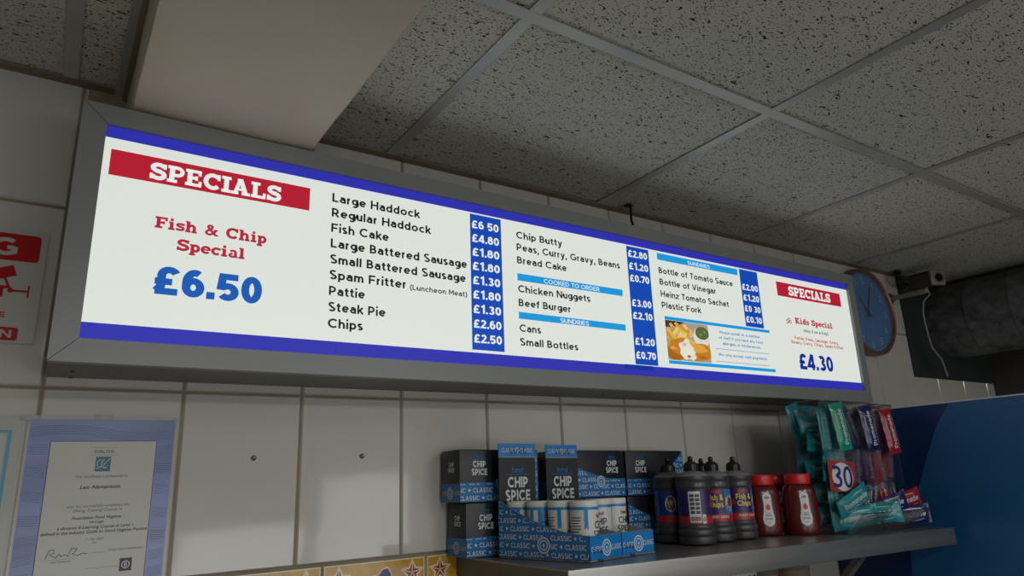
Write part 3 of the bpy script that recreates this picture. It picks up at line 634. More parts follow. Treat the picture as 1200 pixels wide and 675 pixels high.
# ---- open display trays with a tall back card
def tray(x, y, ang, wd, ln, label, hd, hz=.2145):
    t = on_shelf('chip_spice_display_tray', x, y, R(ang), 0, label=label, cat='display box', group='open display trays of chip spice')
    th = .0025
    # local frame: x = across, -y = towards the shop, origin at back left
    def side_h(s): return .044+.062*max(0, (ln-s)/ln)**1.75      # s: distance from the back
    mb = MB(); mb.box(0, wd, -ln, 0, .0006, .003, CGRY)
    n = 22
    for xx in (0, wd-th):
        ss = [ln*i/n for i in range(n+1)]; vs = []
        for dx in (0, th): vs += [(xx+dx, -s, .001) for s in ss]+[(xx+dx, -s, side_h(s)) for s in ss]
        m_ = n+1; fo = [(i, i+1, m_+i+1, m_+i) for i in range(n)]; fi = [(2*m_+i, 3*m_+i, 3*m_+i+1, 2*m_+i+1) for i in range(n)]
        tp = [(m_+i, m_+i+1, 3*m_+i+1, 3*m_+i) for i in range(n)]
        mb.add(vs, fo if xx == 0 else fi, CBLU); 
        mb.add(vs, (fi if xx == 0 else fo)+tp, CGRY)
    mb.box(th, wd-th, -ln, -ln+th, .001, .043, CBLU2); mb.box(th, wd-th, -ln+th, -ln+th*1.3, .003, .0435, CGRY)
    mb.build('tray_body', t)
    mb = MB(); S = lambda u, v: (-.0005, -u, v); F = lambda u, v: (u, -ln-.0005, v)
    classic_rows(mb, 0, ln, .002, .12, S, lambda a, b: b < side_h(a)-.0015, hole=(ln*.52, .026, .0155)); roundel(mb, ln*.52, .026, .0145, CWHT, S)
    put(mb, 'CLASSIC', .004, .017, .0085, CWHT, F, u1=wd*.37, bold=.01); put(mb, 'CLASSIC', wd*.64, .017, .0085, CWHT, F, u1=wd-.004, bold=.01); roundel(mb, wd*.505, .0215, .0145, CWHT, F)
    for (px, pz, q) in ((.1, .020, .006), (.2, .022, .007), (.3, .02, .006), (.22, .005, .004), (.3, .004, .005)):
        stroke(mb, [(wd*px, pz), (wd*px+.002, pz-q), (wd*px+.005, pz-q*.2), (wd*px+.006, pz-q)], .0013, BIRO, lambda u, v: (u, -ln-.0008, v))
    mb.build('lettering', t)
    # back card facing the shop
    hx0, hx1 = 0, wd*.86
    e = empty('back_card'); COL.objects.unlink(e); bpy.data.objects.remove(e)
    mb = MB(); ca = math.cos(R(-ang)); sa = math.sin(R(-ang)); tl = -.01
    def HP(u, v, d=0):  # card stays square to the shelf although its tray is turned
        y_ = -d-.004; return (hx0+u*ca-y_*sa*0+.0, -d-.003+u*sa+(v-.1)*tl, v)
    hw = hd
    for (v0, v1, m_) in ((.1, .187, CBLK), (.187, .189, CGRY), (.189, hz, CBLU2)):
        a0 = [HP(0, v0), HP(hw, v0), HP(hw, v1), HP(0, v1)]; a1 = [HP(0, v0, -.002), HP(hw, v0, -.002), HP(hw, v1, -.002), HP(0, v1, -.002)]
        mb.add(a0+a1, [(0, 1, 2, 3), (7, 6, 5, 4)]+[(i, i+4, (i+1) % 4+4, (i+1) % 4) for i in range(4)], m_)
    a0 = [HP(0, .003), HP(hw, .003), HP(hw, .1), HP(0, .1)]; a1 = [HP(0, .003, -.002), HP(hw, .003, -.002), HP(hw, .1, -.002), HP(0, .1, -.002)]
    mb.add(a0+a1, [(0, 1, 2, 3), (7, 6, 5, 4)]+[(i, i+4, (i+1) % 4+4, (i+1) % 4) for i in range(4)], CBLK)
    card = mb.build('back_card', t)
    mb = MB(); H2 = lambda u, v: HP(u, v, .0006)
    chip_spice(mb, hw*.5, .104, .0205, H2, .026)
    put(mb, 'CLASSIC', .006, .197, .0085, CWHT, H2, u1=hw*.42, bold=.01); put(mb, 'CLASSIC', hw*.58, .197, .0085, CWHT, H2, u1=hw-.006, bold=.01); roundel(mb, hw*.5, .201, .006, CWHT, H2)
    for q in range(4): stroke(mb, [(hw*(.3+.13*q), .207), (hw*(.28+.13*q), .196), (hw*(.36+.13*q), .2), (hw*(.33+.13*q), .194)], .0014, BIRO, lambda u, v: HP(u, v, .0009))
    mb.build('lettering', card)
    mb = MB(); mb.box(wd*.45, wd-th-.001, -ln+.004, -ln*.72, .003, .034, CGRY); mb.build('cardboard_insert', t)
    return t
TR1 = tray(.7655, -.118, 16.5, .108, .209, 'left open chip spice tray with tall header card, filled with a row of white tubs', .088)
TR2 = tray(.8990, -.094, 8, .098, .196, 'right open chip spice tray with torn front corner and two tubs, beside the fuller one', .085)
# ---- white spice tubs
WTUB = mat('tub_white', (205, 206, 204), .35); LIDW = mat('tub_lid_white', (214, 214, 206), .4); TCY = mat('tub_cyan', (24, 130, 190), .35); TTX = mat('tub_black_text', (26, 26, 30), .5); TRD = mat('tub_red', (160, 40, 50), .4); TGR = mat('tub_grey_text', (70, 72, 78), .5)
def tub(x, y, face, label, kind='front'):
    t = on_shelf('chip_spice_tub', x, y, face, .0032, label=label, cat='tub', group='white chip spice tubs')
    r = .0258
    mb = MB(); mb.lathe([(r*.96, 0), (r, .002), (r, .092)], WTUB, 32); mb.build('tub_body', t)
    mb = MB(); mb.lathe([(r*1.02, .0915), (r*1.02, .0985), (r*.97, .1), (r*.4, .1003), (.0001, .1003)], LIDW, 32); mb.build('lid', t)
    C = lambda u, v, d=.0003: ((r+d)*math.sin(u/r), -(r+d)*math.cos(u/r), v)
    mb = MB(); n = 40; rect(mb, -math.pi*r, math.pi*r, .084, .089, TCY, C, n)
    if kind == 'blue': rect(mb, -.018, .012, .006, .084, TCY, C, 10)
    mb2 = lambda u, v: C(u, v, .0006)
    put(mb, 'CHIP', .0, .052, .0125, TTX, mb2, align='c', bold=.01, wide=.8); put(mb, 'SPICE', .0, .036, .0125, TTX, mb2, align='c', bold=.01, wide=.8)
    put(mb, 'hmd', 0, .070, .007, TRD, mb2, align='c', bold=.02)
    # ribbon at the left of the face
    poly(mb, [(-.034, .088), (-.027, .088), (-.027, .05), (-.0305, .054), (-.034, .05)], TCY, mb2)
    for q in range(9): rect(mb, -.062, -.040-(.004 if q % 3 == 2 else 0), .070-q*.0048, .0715-q*.0048, TGR, mb2, 6)
    for q in range(3): ring(mb, -.058+q*.007, .018, .0015, .0025, TGR, mb2, 10)
    rd = random.Random(int(x*1e4))
    for q in range(16): a_ = rd.uniform(-.05, .05); rect(mb, a_, a_+.003, rd.uniform(.004, .01), rd.uniform(.011, .014), TGR, mb2)
    mb.build('print', t)
def tray_pt(o, ang, s, w_):
    a = R(ang); return (o[0]+math.cos(a)*w_+math.sin(a)*s, o[1]+math.sin(a)*w_-math.cos(a)*s)
for k, (kd, fc, lb) in enumerate([('front', 0.45, 'white spice tub at the back of the left tray, under its header card'), ('blue', -.1, 'spice tub with a broad cyan panel, second from the back of the left tray'), ('front', .35, 'white spice tub with cyan ribbon, behind the foremost tub in the left tray'), ('front', .62, 'foremost white spice tub in the left tray, ingredients text facing out')]):
    x, y = tray_pt((.7655, -.118), 16.5, .0295+.0524*k*.965, .0300); tub(x, y, fc, lb, kd)
x, y = tray_pt((.8990, -.094), 8, .117, .0295); tub(x, y, -.62, 'white spice tub with CHIP SPICE facing out, left one in the right tray')
x, y = tray_pt((.8990, -.094), 8, .113, .0835-.013); x += .008; tub(x, y, .2, 'white spice tub at the right edge of the right tray')

# ---- dark sauce bottles
SAUCE = mat('dark_sauce_plastic', (60, 58, 60), .36, coat=.08); SHOUL = mottle(mat('frosted_shoulder', (116, 116, 118), .35), 30, .85, 1.1)
LBL = mat('label_royal_blue', (30, 52, 128), .35); LBR = mat('label_red', (168, 34, 34), .35); LBP = mat('label_purple', (46, 30, 92), .35); YEL = mat('label_yellow', (220, 190, 50), .35); LSK = mat('label_sky_blue', (50, 112, 170), .35)
CHP = mat('label_chips', (206, 160, 60), .4); BRN = mat('label_brown', (120, 70, 30), .4); LWH = mat('label_white', (206, 206, 206), .4)
def sauce(x, y, turn, label):
    t = on_shelf('sauce_bottle', x, y, turn, .0004, label=label, cat='bottle', group='dark sauce bottles with black nozzle caps')
    mb = MB(); mb.lathe([(.030, 0), (.0385, .003), (.0405, .010), (.0395, .0165), (.0375, .018), (.0400, .021), (.0403, .028), (.0385, .033), (.0368, .0345), (.0378, .037), (.0372, .040), (.0358, .0425), (.0355, .0435), (.0355, .112), (.0360, .116), (.0378, .118), (.0378, .128), (.0362, .131), (.0378, .134), (.0374, .141)], SAUCE, 36); mb.build('bottle_body', t)
    mb = MB(); mb.lathe([(.0373, .1411), (.0345, .145), (.027, .149), (.016, .152), (.0135, .154)], SHOUL, 36); mb.build('shoulder', t)
    mb = MB(); mb.lathe([(.0155, .1525), (.0158, .166), (.0148, .1685), (.010, .1725), (.0055, .1745), (.0045, .1755), (.0055, .177), (.0055, .181), (.004, .1845), (.0001, .185)], BLACKP, 20)
    for k in range(16):
        a = 2*math.pi*k/16; mb.tube([(.0157*math.cos(a), .0157*math.sin(a), .154), (.0157*math.cos(a), .0157*math.sin(a), .166)], .0008, BLACKP, 5)
    mb.build('nozzle_cap', t)
    r = .0357; C = lambda u, v, d=.0003: ((r+d)*math.sin(u/r), -(r+d)*math.cos(u/r), .044+(v-.056)*1.417)
    mb = MB(); n = 48; e = math.pi*r
    rect(mb, -e, e, .056, .104, LBP, C, n); rect(mb, -e, e, .056, .0665, LBR, lambda u, v: C(u, v, .0005), n)
    D1 = lambda u, v: C(u, v, .0005); D2 = lambda u, v: C(u, v, .0007); D3 = lambda u, v: C(u, v, .0009)
    rect(mb, .012, .05, .0665, .104, LSK, D1, 10); disc(mb, .027, .083, .0125, LWH, D2, 20, 1.1); disc(mb, .027, .084, .0095, CHP, D3, 16, 1.1)
    for q in range(6): stroke(mb, [(.02+q*.0025, .079), (.022+q*.0023, .09)], .0014, BRN, lambda u, v: C(u, v, .0011))
    put(mb, 'Fish &', -.028, .0875, .0085, YEL, D2, u1=.008, bold=.03); put(mb, 'Chips', -.026, .077, .0085, YEL, D2, u1=.008, bold=.03); rect(mb, -.022, .002, .098, .1025, LBR, D2, 5)
    put(mb, 'CURRY SAUCE', -.026, .0605, .004, LWH, D2, u1=.02, bold=.02); star(mb, -.034, .083, .006, TRD, D2)
    # back of the label: white panel of ingredients with a barcode, and a plate picture
    rect(mb, -.085, -.060, .0575, .1025, LWH, D1, 8)
    for q in range(10): rect(mb, -.0825+(q % 2)*.0115, -.073+(q % 2)*.0115, .070+(q//2)*.006, .0745+(q//2)*.006, TGR, D2, 3)
    for q in range(12): rect(mb, -.082+q*.0017, -.082+q*.0017+.0009, .060, .066, TTX, D2)
    rect(mb, .056, .096, .0665, .104, LBL, D1, 10); disc(mb, .078, .084, .012, LWH, D2, 20); disc(mb, .078, .084, .009, BRN, D3, 16); disc(mb, .080, .086, .004, CHP, lambda u, v: C(u, v, .0011), 10)
    rect(mb, -.058, -.050, .056, .069, LWH, D2, 3); ring(mb, -.054, .062, .0016, .003, TTX, D3, 10)
    mb.build('label_wrap', t)
AZ = lambda x, y: math.atan2(x-.0153, y+1.3115)   # how far a thing stands round from the shop side
def face(x, y, extra=0): return -AZ(x, y)+extra
for (x, y, ex, lb) in ((1.222, -.133, 1.8+math.pi*.02, 'leftmost dark sauce bottle, round plate picture on its blue label'), (1.213, -.212, 1.75, 'front dark sauce bottle with a white printed panel turned outwards'), (1.374, -.098, .2, 'dark sauce bottle standing behind the others, only cap and shoulder seen'), (1.303, -.191, .32, 'dark sauce bottle with chips picture and yellow lettering facing out'), (1.388, -.184, .75, 'rightmost dark sauce bottle, beside the red-capped ketchup')):
    sauce(x, y, face(x, y, ex-.0 if ex < 1 else (2.05 if ex == 1.75 else -2.2)), lb)
# ---- ketchup bottles
KET = mat('ketchup_plastic', (84, 18, 17), .25, coat=.15); KCAP = mat('ketchup_cap_red', (196, 24, 26), .35)
def ketchup(x, y, turn, label):
    t = on_shelf('ketchup_bottle', x, y, turn, .0004, label=label, cat='bottle', group='red ketchup bottles')
    prof = [(.036, 0), (.040, .004), (.0415, .012), (.0420, .045), (.0415, .080), (.0400, .1), (.0365, .112), (.029, .1185)]
    mb = MB(); mb.lathe(prof, KET, 36, sy=.72); mb.build('bottle_body', t)
    mb = MB(); mb.lathe([(.0300, .1175), (.0305, .1185), (.0305, .139), (.029, .1415), (.0001, .1418)], KCAP, 32, sy=.9); mb.build('flip_cap', t)
    def K(u, v, d=.0006):
        r = next((a[0]+(b[0]-a[0])*(v-a[1])/(b[1]-a[1]) for a, b in zip(prof, prof[1:]) if a[1] <= v <= b[1]), .04); th_ = u/.043
        return ((r+d)*math.sin(th_), -(r*.72+d)*math.cos(th_), v)
    mb = MB(); m_ = 14; pts = []
    halfw = lambda q: .0135-.0035*math.sin(math.pi*min(max((q-.3)/.7, 0), 1))*1.0+(.001 if q < .3 else 0)
    vs = []; fs = []
    for i in range(m_+1):
        q = i/m_; v = .022+.078*q; hw = halfw(q)*math.sqrt(max(0.05, 1-abs(2*q-1)**8))
        for j in range(7): vs.append(K(-hw+2*hw*j/6, v))
    for i in range(m_):
        for j in range(6): a = i*7+j; fs.append((a, a+1, a+8, a+7))
    mb.add(vs, fs, LWH, True); K2 = lambda u, v: K(u, v, .001); K3 = lambda u, v: K(u, v, .0014)
    disc(mb, 0, .065, .0062, KCAP, K2, 16, .95); star(mb, 0, .0715, .003, BRN, K3)
    stroke(mb, [(-.006, .088), (0, .091), (.006, .088), (0, .085), (-.006, .088)], .0012, TTX, K2); put(mb, 'GLG', 0, .087, .0022, TTX, K2, align='c', bold=.03)
    put(mb, 'TOMATO', -.0078, .045, .0045, TTX, K2, u1=.0078); put(mb, 'KETCHUP', -.008, .037, .0045, TTX, K2, u1=.008); rect(mb, -.006, .006, .052, .0528, TTX, K2); rect(mb, -.004, .004, .03, .031, TTX, K2)
    mb.build('label_panel', t)
ketchup(1.498, -.172, face(1.498, -.172, .35), 'left red ketchup bottle with white label, beside the dark sauce bottles')
ketchup(1.569, -.226, face(1.569, -.226, .35), 'right red ketchup bottle with white label, against the candy dispenser')
ketchup(1.640, -.105, face(1.64, -.105, .35), 'red ketchup bottle half hidden behind the two front ones')

# ---- clear candy dispenser
AC = mat('clear_acrylic', (235, 240, 240), .04, Transmission_Weight=1.0, IOR=1.12, Alpha=.55); ACE = mat('acrylic_edge', (120, 130, 134), .2, Alpha=.7)
bx0, bx1, by0, by1 = 1.607, 1.948, -.288, -.168
ZB = zs(1.78)
dsp = empty('candy_dispenser', (1.607, -.17, zs(1.607)), label='clear acrylic candy dispenser with a 30 price card at the right shelf end', cat='dispenser')
dsp.rotation_euler = SHROT
th = .0022
Wd, Ht, Dp = .338, .318, .118
def pane(mb, pts, tv): 
    v = [Vector(p) for p in pts]; tv = Vector(tv); mb.add([*v, *[p+tv for p in v]], [(0, 1, 2, 3), (7, 6, 5, 4)]+[(i, i+4, (i+1) % 4+4, (i+1) % 4) for i in range(4)], AC)
mb = MB(); pane(mb, [(0, 0, .002), (Wd, 0, .002), (Wd, 0, Ht), (0, 0, Ht)], (0, -th, 0)); mb.build('back_pane', dsp)
for xx in (0, Wd-th):
    mb = MB(); v = [(xx, -.0025, .0005), (xx, -.14, .0005), (xx, -.185, .048), (xx, -Dp, .11), (xx, -Dp, Ht), (xx, -.0025, Ht)]
    v2 = [(x+th, y, z) for x, y, z in v]; n = len(v)
    mb.add(v+v2, [tuple(range(n)), tuple(range(n, 2*n))[::-1]]+[(i, i+n, (i+1) % n+n, (i+1) % n) for i in range(n)], AC); mb.build('side_pane', dsp)
mb = MB(); pane(mb, [(th, -Dp, .100), (Wd-th, -Dp, .100), (Wd-th, -Dp, Ht), (th, -Dp, Ht)], (0, -th, 0)); mb.build('front_pane', dsp)
mb = MB(); pane(mb, [(th, -.14, .0005), (Wd-th, -.14, .0005), (Wd-th, -.185, .048), (th, -.185, .048)], (0, -th, 0)); pane(mb, [(th, -.0025, .0005), (Wd-th, -.0025, .0005), (Wd-th, -.14, .0005), (th, -.14, .0005)], (0, 0, th)); mb.build('tray_lip', dsp)
for xx in (.118, .226):
    mb = MB(); pane(mb, [(xx, -.003, .003), (xx, -Dp+.001, .003), (xx, -Dp+.001, Ht-.01), (xx, -.003, Ht-.01)], (.0018, 0, 0)); mb.build('divider', dsp)
# thin dark edges where the acrylic is glued
EDG = mat('acrylic_dark_edge', (38, 42, 46), .2)
mb = MB()
for a, b in (((0, 0, Ht), (0, -Dp, Ht)), ((0, -Dp, Ht), (Wd, -Dp, Ht)), ((Wd, -Dp, Ht), (Wd, 0, Ht)), ((0, 0, .002), (0, 0, Ht)), ((0, -Dp, .1), (0, -Dp, Ht)), ((Wd, -Dp, .1), (Wd, -Dp, Ht)), ((0, -.186, .048), (Wd, -.186, .048)), ((Wd, -.14, 0.002), (Wd, -.186, .048)), ((Wd, -.186, .048), (Wd, -Dp, .11))):
    mb.tube([a, b], .0009, EDG, 6)
mb.build('glued_edges', dsp)
# price card
card = empty('price_card', label='square price card with red border and blue 30 on the dispenser front', cat='card')
card.matrix_world = dsp.matrix_basis @ Matrix.Translation((-.006, -Dp-.003, .099)) @ Matrix.Rotation(R(3), 4, 'Y')
mb = MB(); mb.box(0, .112, -.001, 0, 0, .074, mat('card_red', (150, 50, 50), .5)); mb.build('card_sheet', card)
mb = MB(); disc(mb, .056, .036, .034, LWH, lambda u, v: (u, -.0014, v), 28, 1.3); NV = mat('card_blue', (26, 40, 120), .5)
P_ = lambda u, v: (u, -.0019, v)
put(mb, '3', .014, .010, .052, NV, P_, u1=.051, bold=.01); put(mb, '0', .058, .010, .052, NV, P_, u1=.096, bold=.01); mb.build('price_print', card)
# wrapped bars
def wrapper_mesh(col, i, ln=.118, wd=.046, script=True):
    m = mat('wrapper_'+col[0], col[1], .3, .0, coat=.25)
    mb = MB(); nu, nv = 10, 22; rd = random.Random(i)
    P = {}
    for s in (1, -1):
        for a in range(nu+1):
            for b in range(nv+1):
                u = a/nu*2-1; v = b/nv*2-1
                endf = max(0, (abs(v)-.86)/.14); body = (1-abs(u)**3.0)*max(0, 1-(abs(v)/.88)**8)
                hgt = s*(.0072*body+.0003)
                if endf > 0: hgt = s*.0003+.0011*math.sin(u*16)
                q = noise.noise(Vector((u*3+i*7, v*5, s*2)))*.0014*(1 if endf == 0 else .3)
                P[(s, a, b)] = (u*wd/2*(1+.03*math.sin(9*v)+.05*endf), hgt+q, v*ln/2)
    for s in (1, -1):
        vs = [P[(s, a, b)] for a in range(nu+1) for b in range(nv+1)]; fs = []
        for a in range(nu):
            for b in range(nv):
                k = a*(nv+1)+b; f = (k, k+nv+1, k+nv+2, k+1); fs.append(f if s == -1 else f[::-1])
        mb.add(vs, fs, m, True)
    me_o = mb.build('w', sharp=False); me = me_o.data; bpy.data.objects.remove(me_o)
    mb = MB()
    if script:
        F = lambda u, v: (-v, -.0088-.0004+.0030*abs(v/.016)**2.5, u)   # reads up the bar, follows the swelling
        put(mb, 'Promenade', -.044, -.005, .014, LWH, F, u1=.044, bold=.012)
        stroke(mb, [(-.04, -.010), (-.012, -.016), (.0, -.009), (.014, -.016), (.038, -.012)], .0012, LWH, F); stroke(mb, [(-.005, .0135), (.012, .0155), (.034, .014)], .0012, LWH, F)
    o2 = mb.build('w2'); me2 = o2.data; bpy.data.objects.remove(o2)
    return me, me2
COLS = {'teal': ('teal', (16, 132, 140)), 'green': ('green', (8, 140, 110)), 'navy': ('navy', (24, 26, 84)), 'plum': ('plum', (66, 56, 84)), 'red': ('red', (148, 20, 38))}
WM = {k: [wrapper_mesh(v, i) for i in range(3)] for k, v in COLS.items()}
def bar_(kind, var, M, label, group='wrapped candy bars in the dispenser'):
    me, me2 = WM[kind][var % 3]
    o = bpy.data.objects.new('wrapped_candy_bar', None); COL.objects.link(o); o.matrix_world = M; tag(o, label, 'candy bar', group)
    a = bpy.data.objects.new('wrapper', me); COL.objects.link(a); a.parent = o
    b = bpy.data.objects.new('lettering', me2); COL.objects.link(b); b.parent = o
DM = dsp.matrix_basis
def E3(x, y, z, rx, ry, rz): return DM @ Matrix.Translation((x, y, z)) @ Matrix.Rotation(R(rz), 4, 'Z') @ Matrix.Rotation(R(ry), 4, 'Y') @ Matrix.Rotation(R(rx), 4, 'X')
bar_('green', 0, E3(.062, -Dp-.0125, .253, 0, -9, -8), 'bright green candy bar fixed on the dispenser front, leftmost of the front samples', 'sample bars on the dispenser front')
bar_('navy', 1, E3(.190, -Dp-.0125, .252, 0, -9, -8), 'bright navy blue candy bar fixed on the dispenser front, middle of the front samples', 'sample bars on the dispenser front')
bar_('red', 2, E3(.288, -Dp-.0125, .246, 0, -9, -8), 'bright red candy bar fixed on the dispenser front, rightmost of the front samples', 'sample bars on the dispenser front')
rd = random.Random(11)
def fill(kinds, x0, comp, rows_, backs):
    i = 0
    for ly, y, zz in (('front', -.1015, rows_), ('back', -.030, backs)):
        for zi, z in enumerate(zz):
            for si, sd in enumerate(('left', 'right')):
                kk = kinds[i % len(kinds)]
                bar_(kk, i, E3(x0+.030+.05*si+rd.uniform(-.003, .003), y+rd.uniform(-.004, .004), z+rd.uniform(-.012, .012), rd.uniform(-5, 5), rd.uniform(-24, 24), rd.uniform(-10, 10)),
                     '%s candy bar, %s compartment, %s layer, %s row, %s of its pair' % (kk, comp, ly, ['bottom', 'middle', 'top'][zi], sd)); i += 1
    for zi, z in enumerate((.045, .10, .155, .21, .265)[:len(rows_)+2]):
        kk = kinds[i % len(kinds)]
        bar_(kk, i, E3(x0+.055, -.066+rd.uniform(-.004, .004), z, rd.uniform(-12, 12), 90+rd.uniform(-14, 14), rd.uniform(-6, 6)), '%s candy bar lying crosswise in the %s compartment, number %s from the bottom' % (kk, comp, ['one', 'two', 'three', 'four', 'five'][zi])); i += 1
fill(['teal'], .003, 'left', (.07, .165, .255), (.07, .165, .250))
fill(['navy', 'plum', 'plum', 'navy'], .121, 'middle', (.07, .165, .255), ())
fill(['red', 'plum', 'red'], .229, 'right', (.07, .165, .250), ())
bar_('teal', 0, E3(.062, -.132, .036, 35, 80, 6), 'teal candy bar lying lowest in the dispenser mouth under the price card')
bar_('teal', 1, E3(.120, -.150, .044, 48, 84, -6), 'teal candy bar resting on the clear lip, right of the price card')
bar_('teal', 2, E3(.060, -.134, .075, 14, 66, 8), 'teal candy bar propped in the dispenser mouth just below the price card')
bar_('navy', 1, E3(.195, -.140, .058, 30, 70, 5), 'navy candy bar lying in the middle of the dispenser mouth')
bar_('red', 1, E3(.275, -.138, .066, 18, 76, 0), 'red candy bar lying at the right of the dispenser mouth')
bar_('navy', 0, E3(.270, -.146, .034, 40, 84, 4), 'navy candy bar low in the tray lip at the right')

# ================================================================== BLUE PARTITION PANEL
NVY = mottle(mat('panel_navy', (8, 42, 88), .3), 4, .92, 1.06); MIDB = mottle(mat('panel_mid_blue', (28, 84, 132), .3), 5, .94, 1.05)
PN = empty('blue_partition_panel', (2.03, -.012, 0), label='tall blue side panel with a lighter blue curved print right of the shelf', cat='panel')
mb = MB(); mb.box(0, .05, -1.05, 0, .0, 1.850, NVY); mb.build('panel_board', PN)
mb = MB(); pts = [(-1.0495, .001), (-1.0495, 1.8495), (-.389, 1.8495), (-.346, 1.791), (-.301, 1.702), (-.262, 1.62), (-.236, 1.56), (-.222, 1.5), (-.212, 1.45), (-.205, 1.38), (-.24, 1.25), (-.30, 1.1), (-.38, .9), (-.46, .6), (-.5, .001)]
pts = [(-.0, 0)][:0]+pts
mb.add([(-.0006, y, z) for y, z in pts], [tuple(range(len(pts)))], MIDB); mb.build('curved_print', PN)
mb = MB(); mb.box(-.002, .052, -1.05, 0, 1.850, 1.8535, mat('panel_edge_white', (190, 196, 200), .4)); mb.build('edge_strip', PN)

# ================================================================== DUCT, CAMERA, CLOCK, ARM
DUCTM = mottle(mat('spiral_duct_grey', (100, 104, 104), .42, .5), 30, .6, 1.5, detail=8, rr=(.3, .6)); DPL = mottle(mat('duct_plate_dark', (52, 56, 58), .55, .2), 6, .85, 1.1)
dt = empty('ventilation_duct', (3.02, 0, 2.245), label='round dark metal ventilation duct coming out of a square wall plate', cat='duct')
mb = MB(); prof = []
y = 0; 
while y < 1.45:
    prof += [(.150, y+.004), (.150, y+.14), (.1525, y+.142), (.1525, y+.150)]; y += .152
vs = []
mb.lathe(prof, DUCTM, 48, (0, 0, 0), axis='y'); mb.build('duct_pipe', dt)
mb = MB(); mb.box(-.322, .318, -.004, -.001, -.236, .153, DPL); mb.build('wall_plate', dt)
# wall clock
cx_, cz_, cr = 2.418, 2.226, .158
ck = empty('wall_clock', (cx_, 0, cz_), label='round blue wall clock with copper rim, half behind the menu sign', cat='clock')
COP = mat('copper_rim', (132, 96, 80), .35, .4); CKB = mat('clock_blue', (44, 110, 168), .35); CKN = mat('clock_numeral', (150, 190, 214), .5)
mb = MB(); mb.lathe([(cr-.008, .001), (cr, .006), (cr+.002, .018), (cr, .034), (cr-.006, .038), (cr-.012, .034), (cr-.013, .022)], COP, 64, axis='y', cap=False); mb.build('rim', ck)
mb = MB(); mb.lathe([(cr-.006, .002), (cr-.011, .020), (.0001, .020)], CKB, 64, axis='y'); mb.build('dial', ck)
mb = MB(); F = lambda u, v: (u, -.0206, v)
for h in range(1, 13):
    a = R(30*h); put(mb, str(h), .118*math.sin(a), .118*math.cos(a)-.012, .024, CKN, F, align='c', bold=0)
for k in range(60): a = R(6*k); disc(mb, .14*math.sin(a), .14*math.cos(a), .0014, CKN, F, 6)
mb.build('numerals', ck)
mb = MB()
for (a0, l0, w0) in ((22, .105, .007), (-38, .07, .009)):
    a = R(a0); d = Vector((math.sin(a), math.cos(a))); q = Vector((d.y, -d.x))
    pts = [-d*.02-q*w0*.5, -d*.02+q*w0*.5, d*l0+q*.0015, d*l0-q*.0015]; mb.add([(p.x, -.0225, p.y) for p in pts]+[(p.x, -.0235, p.y) for p in pts], [(4, 5, 6, 7)[::-1], (0, 1, 2, 3)]+[(i, i+4, (i+1) % 4+4, (i+1) % 4) for i in range(4)], BLACKP)
stroke(mb, [(-.045*math.sin(R(105)), -.045*math.cos(R(105))), (.04*math.sin(R(115)), .04*math.cos(R(115)))], .002, BLACKP, lambda u, v: (u, -.0245, v))
mb.lathe([(.007, .022), (.007, .026)], BLACKP, 16, axis='y'); mb.build('hands', ck)
mb = MB(); mb.lathe([(cr-.0125, .030), (.0001, .0305)], mat('clock_glass', (255, 255, 255), .03, Alpha=.08), 48, axis='y', cap=False); mb.build('glass', ck)
# white conduit arm
CRM = mat('cream_plastic', (150, 148, 140), .45)
am = empty('bracket_arm', (2.620, 0, 2.300), label='short pale tube bracket sticking out of the wall beside the clock', cat='bracket')
mb = MB(); mb.lathe([(.022, .001), (.022, .008), (.014, .016), (.012, .022)], COP, 24, axis='y'); mb.build('base', am)
mb = MB(); mb.tube([(0, -.014, 0), (0, -.07, 0), (0, -.072, 0), (0, -.140, 0)], [.0085, .0085, .0095, .0095], CRM, 16); mb.build('tube', am)
# security camera hung from the ceiling
cm = empty('security_camera', (2.66, -.05, ZC), label='grey box security camera hanging from the ceiling near the duct', cat='camera')
mb = MB(); mb.tube([(-.038, .0, -.001), (-.038, -.0, -.012)], .014, BLACKP, 14); mb.tube([(-.038, 0, -.01), (-.04, 0, -.035), (-.034, -.002, -.05), (-.015, -.005, -.054), (.005, -.008, -.05)], .005, BLACKP, 8); mb.build('bracket', cm)
CG = mottle(mat('camera_grey', (84, 82, 76), .45), 20, .85, 1.05); CGL = mat('camera_front_beige', (132, 126, 112), .45)
M_ = Matrix.Translation((.036, -.02, -.044)) @ Matrix.Rotation(R(-24), 4, 'Z') @ Matrix.Rotation(R(6), 4, 'X')
def xf(mb): mb.v = [tuple(M_ @ Vector(p)) for p in mb.v]; return mb
xf(MB().box(-.027, .027, -.105, .02, -.024, .024, CG, .006).box(-.030, .030, -.10, .022, .0245, .0265, CG, .001)).build('housing', cm)
xf(MB().box(-.031, .031, -.118, -.105, -.029, .029, CGL, .008)).build('front_bezel', cm)
xf(MB().lathe([(.0215, .1185), (.0215, .121), (.019, .122), (.018, .119), (.013, .1185)], CGL, 28, axis='y', cap=False).lathe([(.0188, .1188), (.0001, .1190)], BLACKP, 24, axis='y', cap=False).lathe([(.013, .1192), (.011, .1245), (.009, .122), (.0001, .1225)], mat('lens_glass', (20, 22, 24), .05), 24, axis='y', cap=False)).build('lens', cm)
mb = MB(); mb.tube([(.03, -.06, -.068), (.034, -.062, -.085), (.040, -.062, -.10), (.034, -.05, -.11), (.018, -.045, -.125), (.012, -.04, -.16), (.018, -.035, -.20), (.035, -.03, -.245), (.062, -.022, -.29), (.112, -.016, -.318), (.135, -.012, -.326), (.150, -.01, -.35), (.165, -.009, -.392)], .0028, CRM, 8)
mb.build('cable', cm)
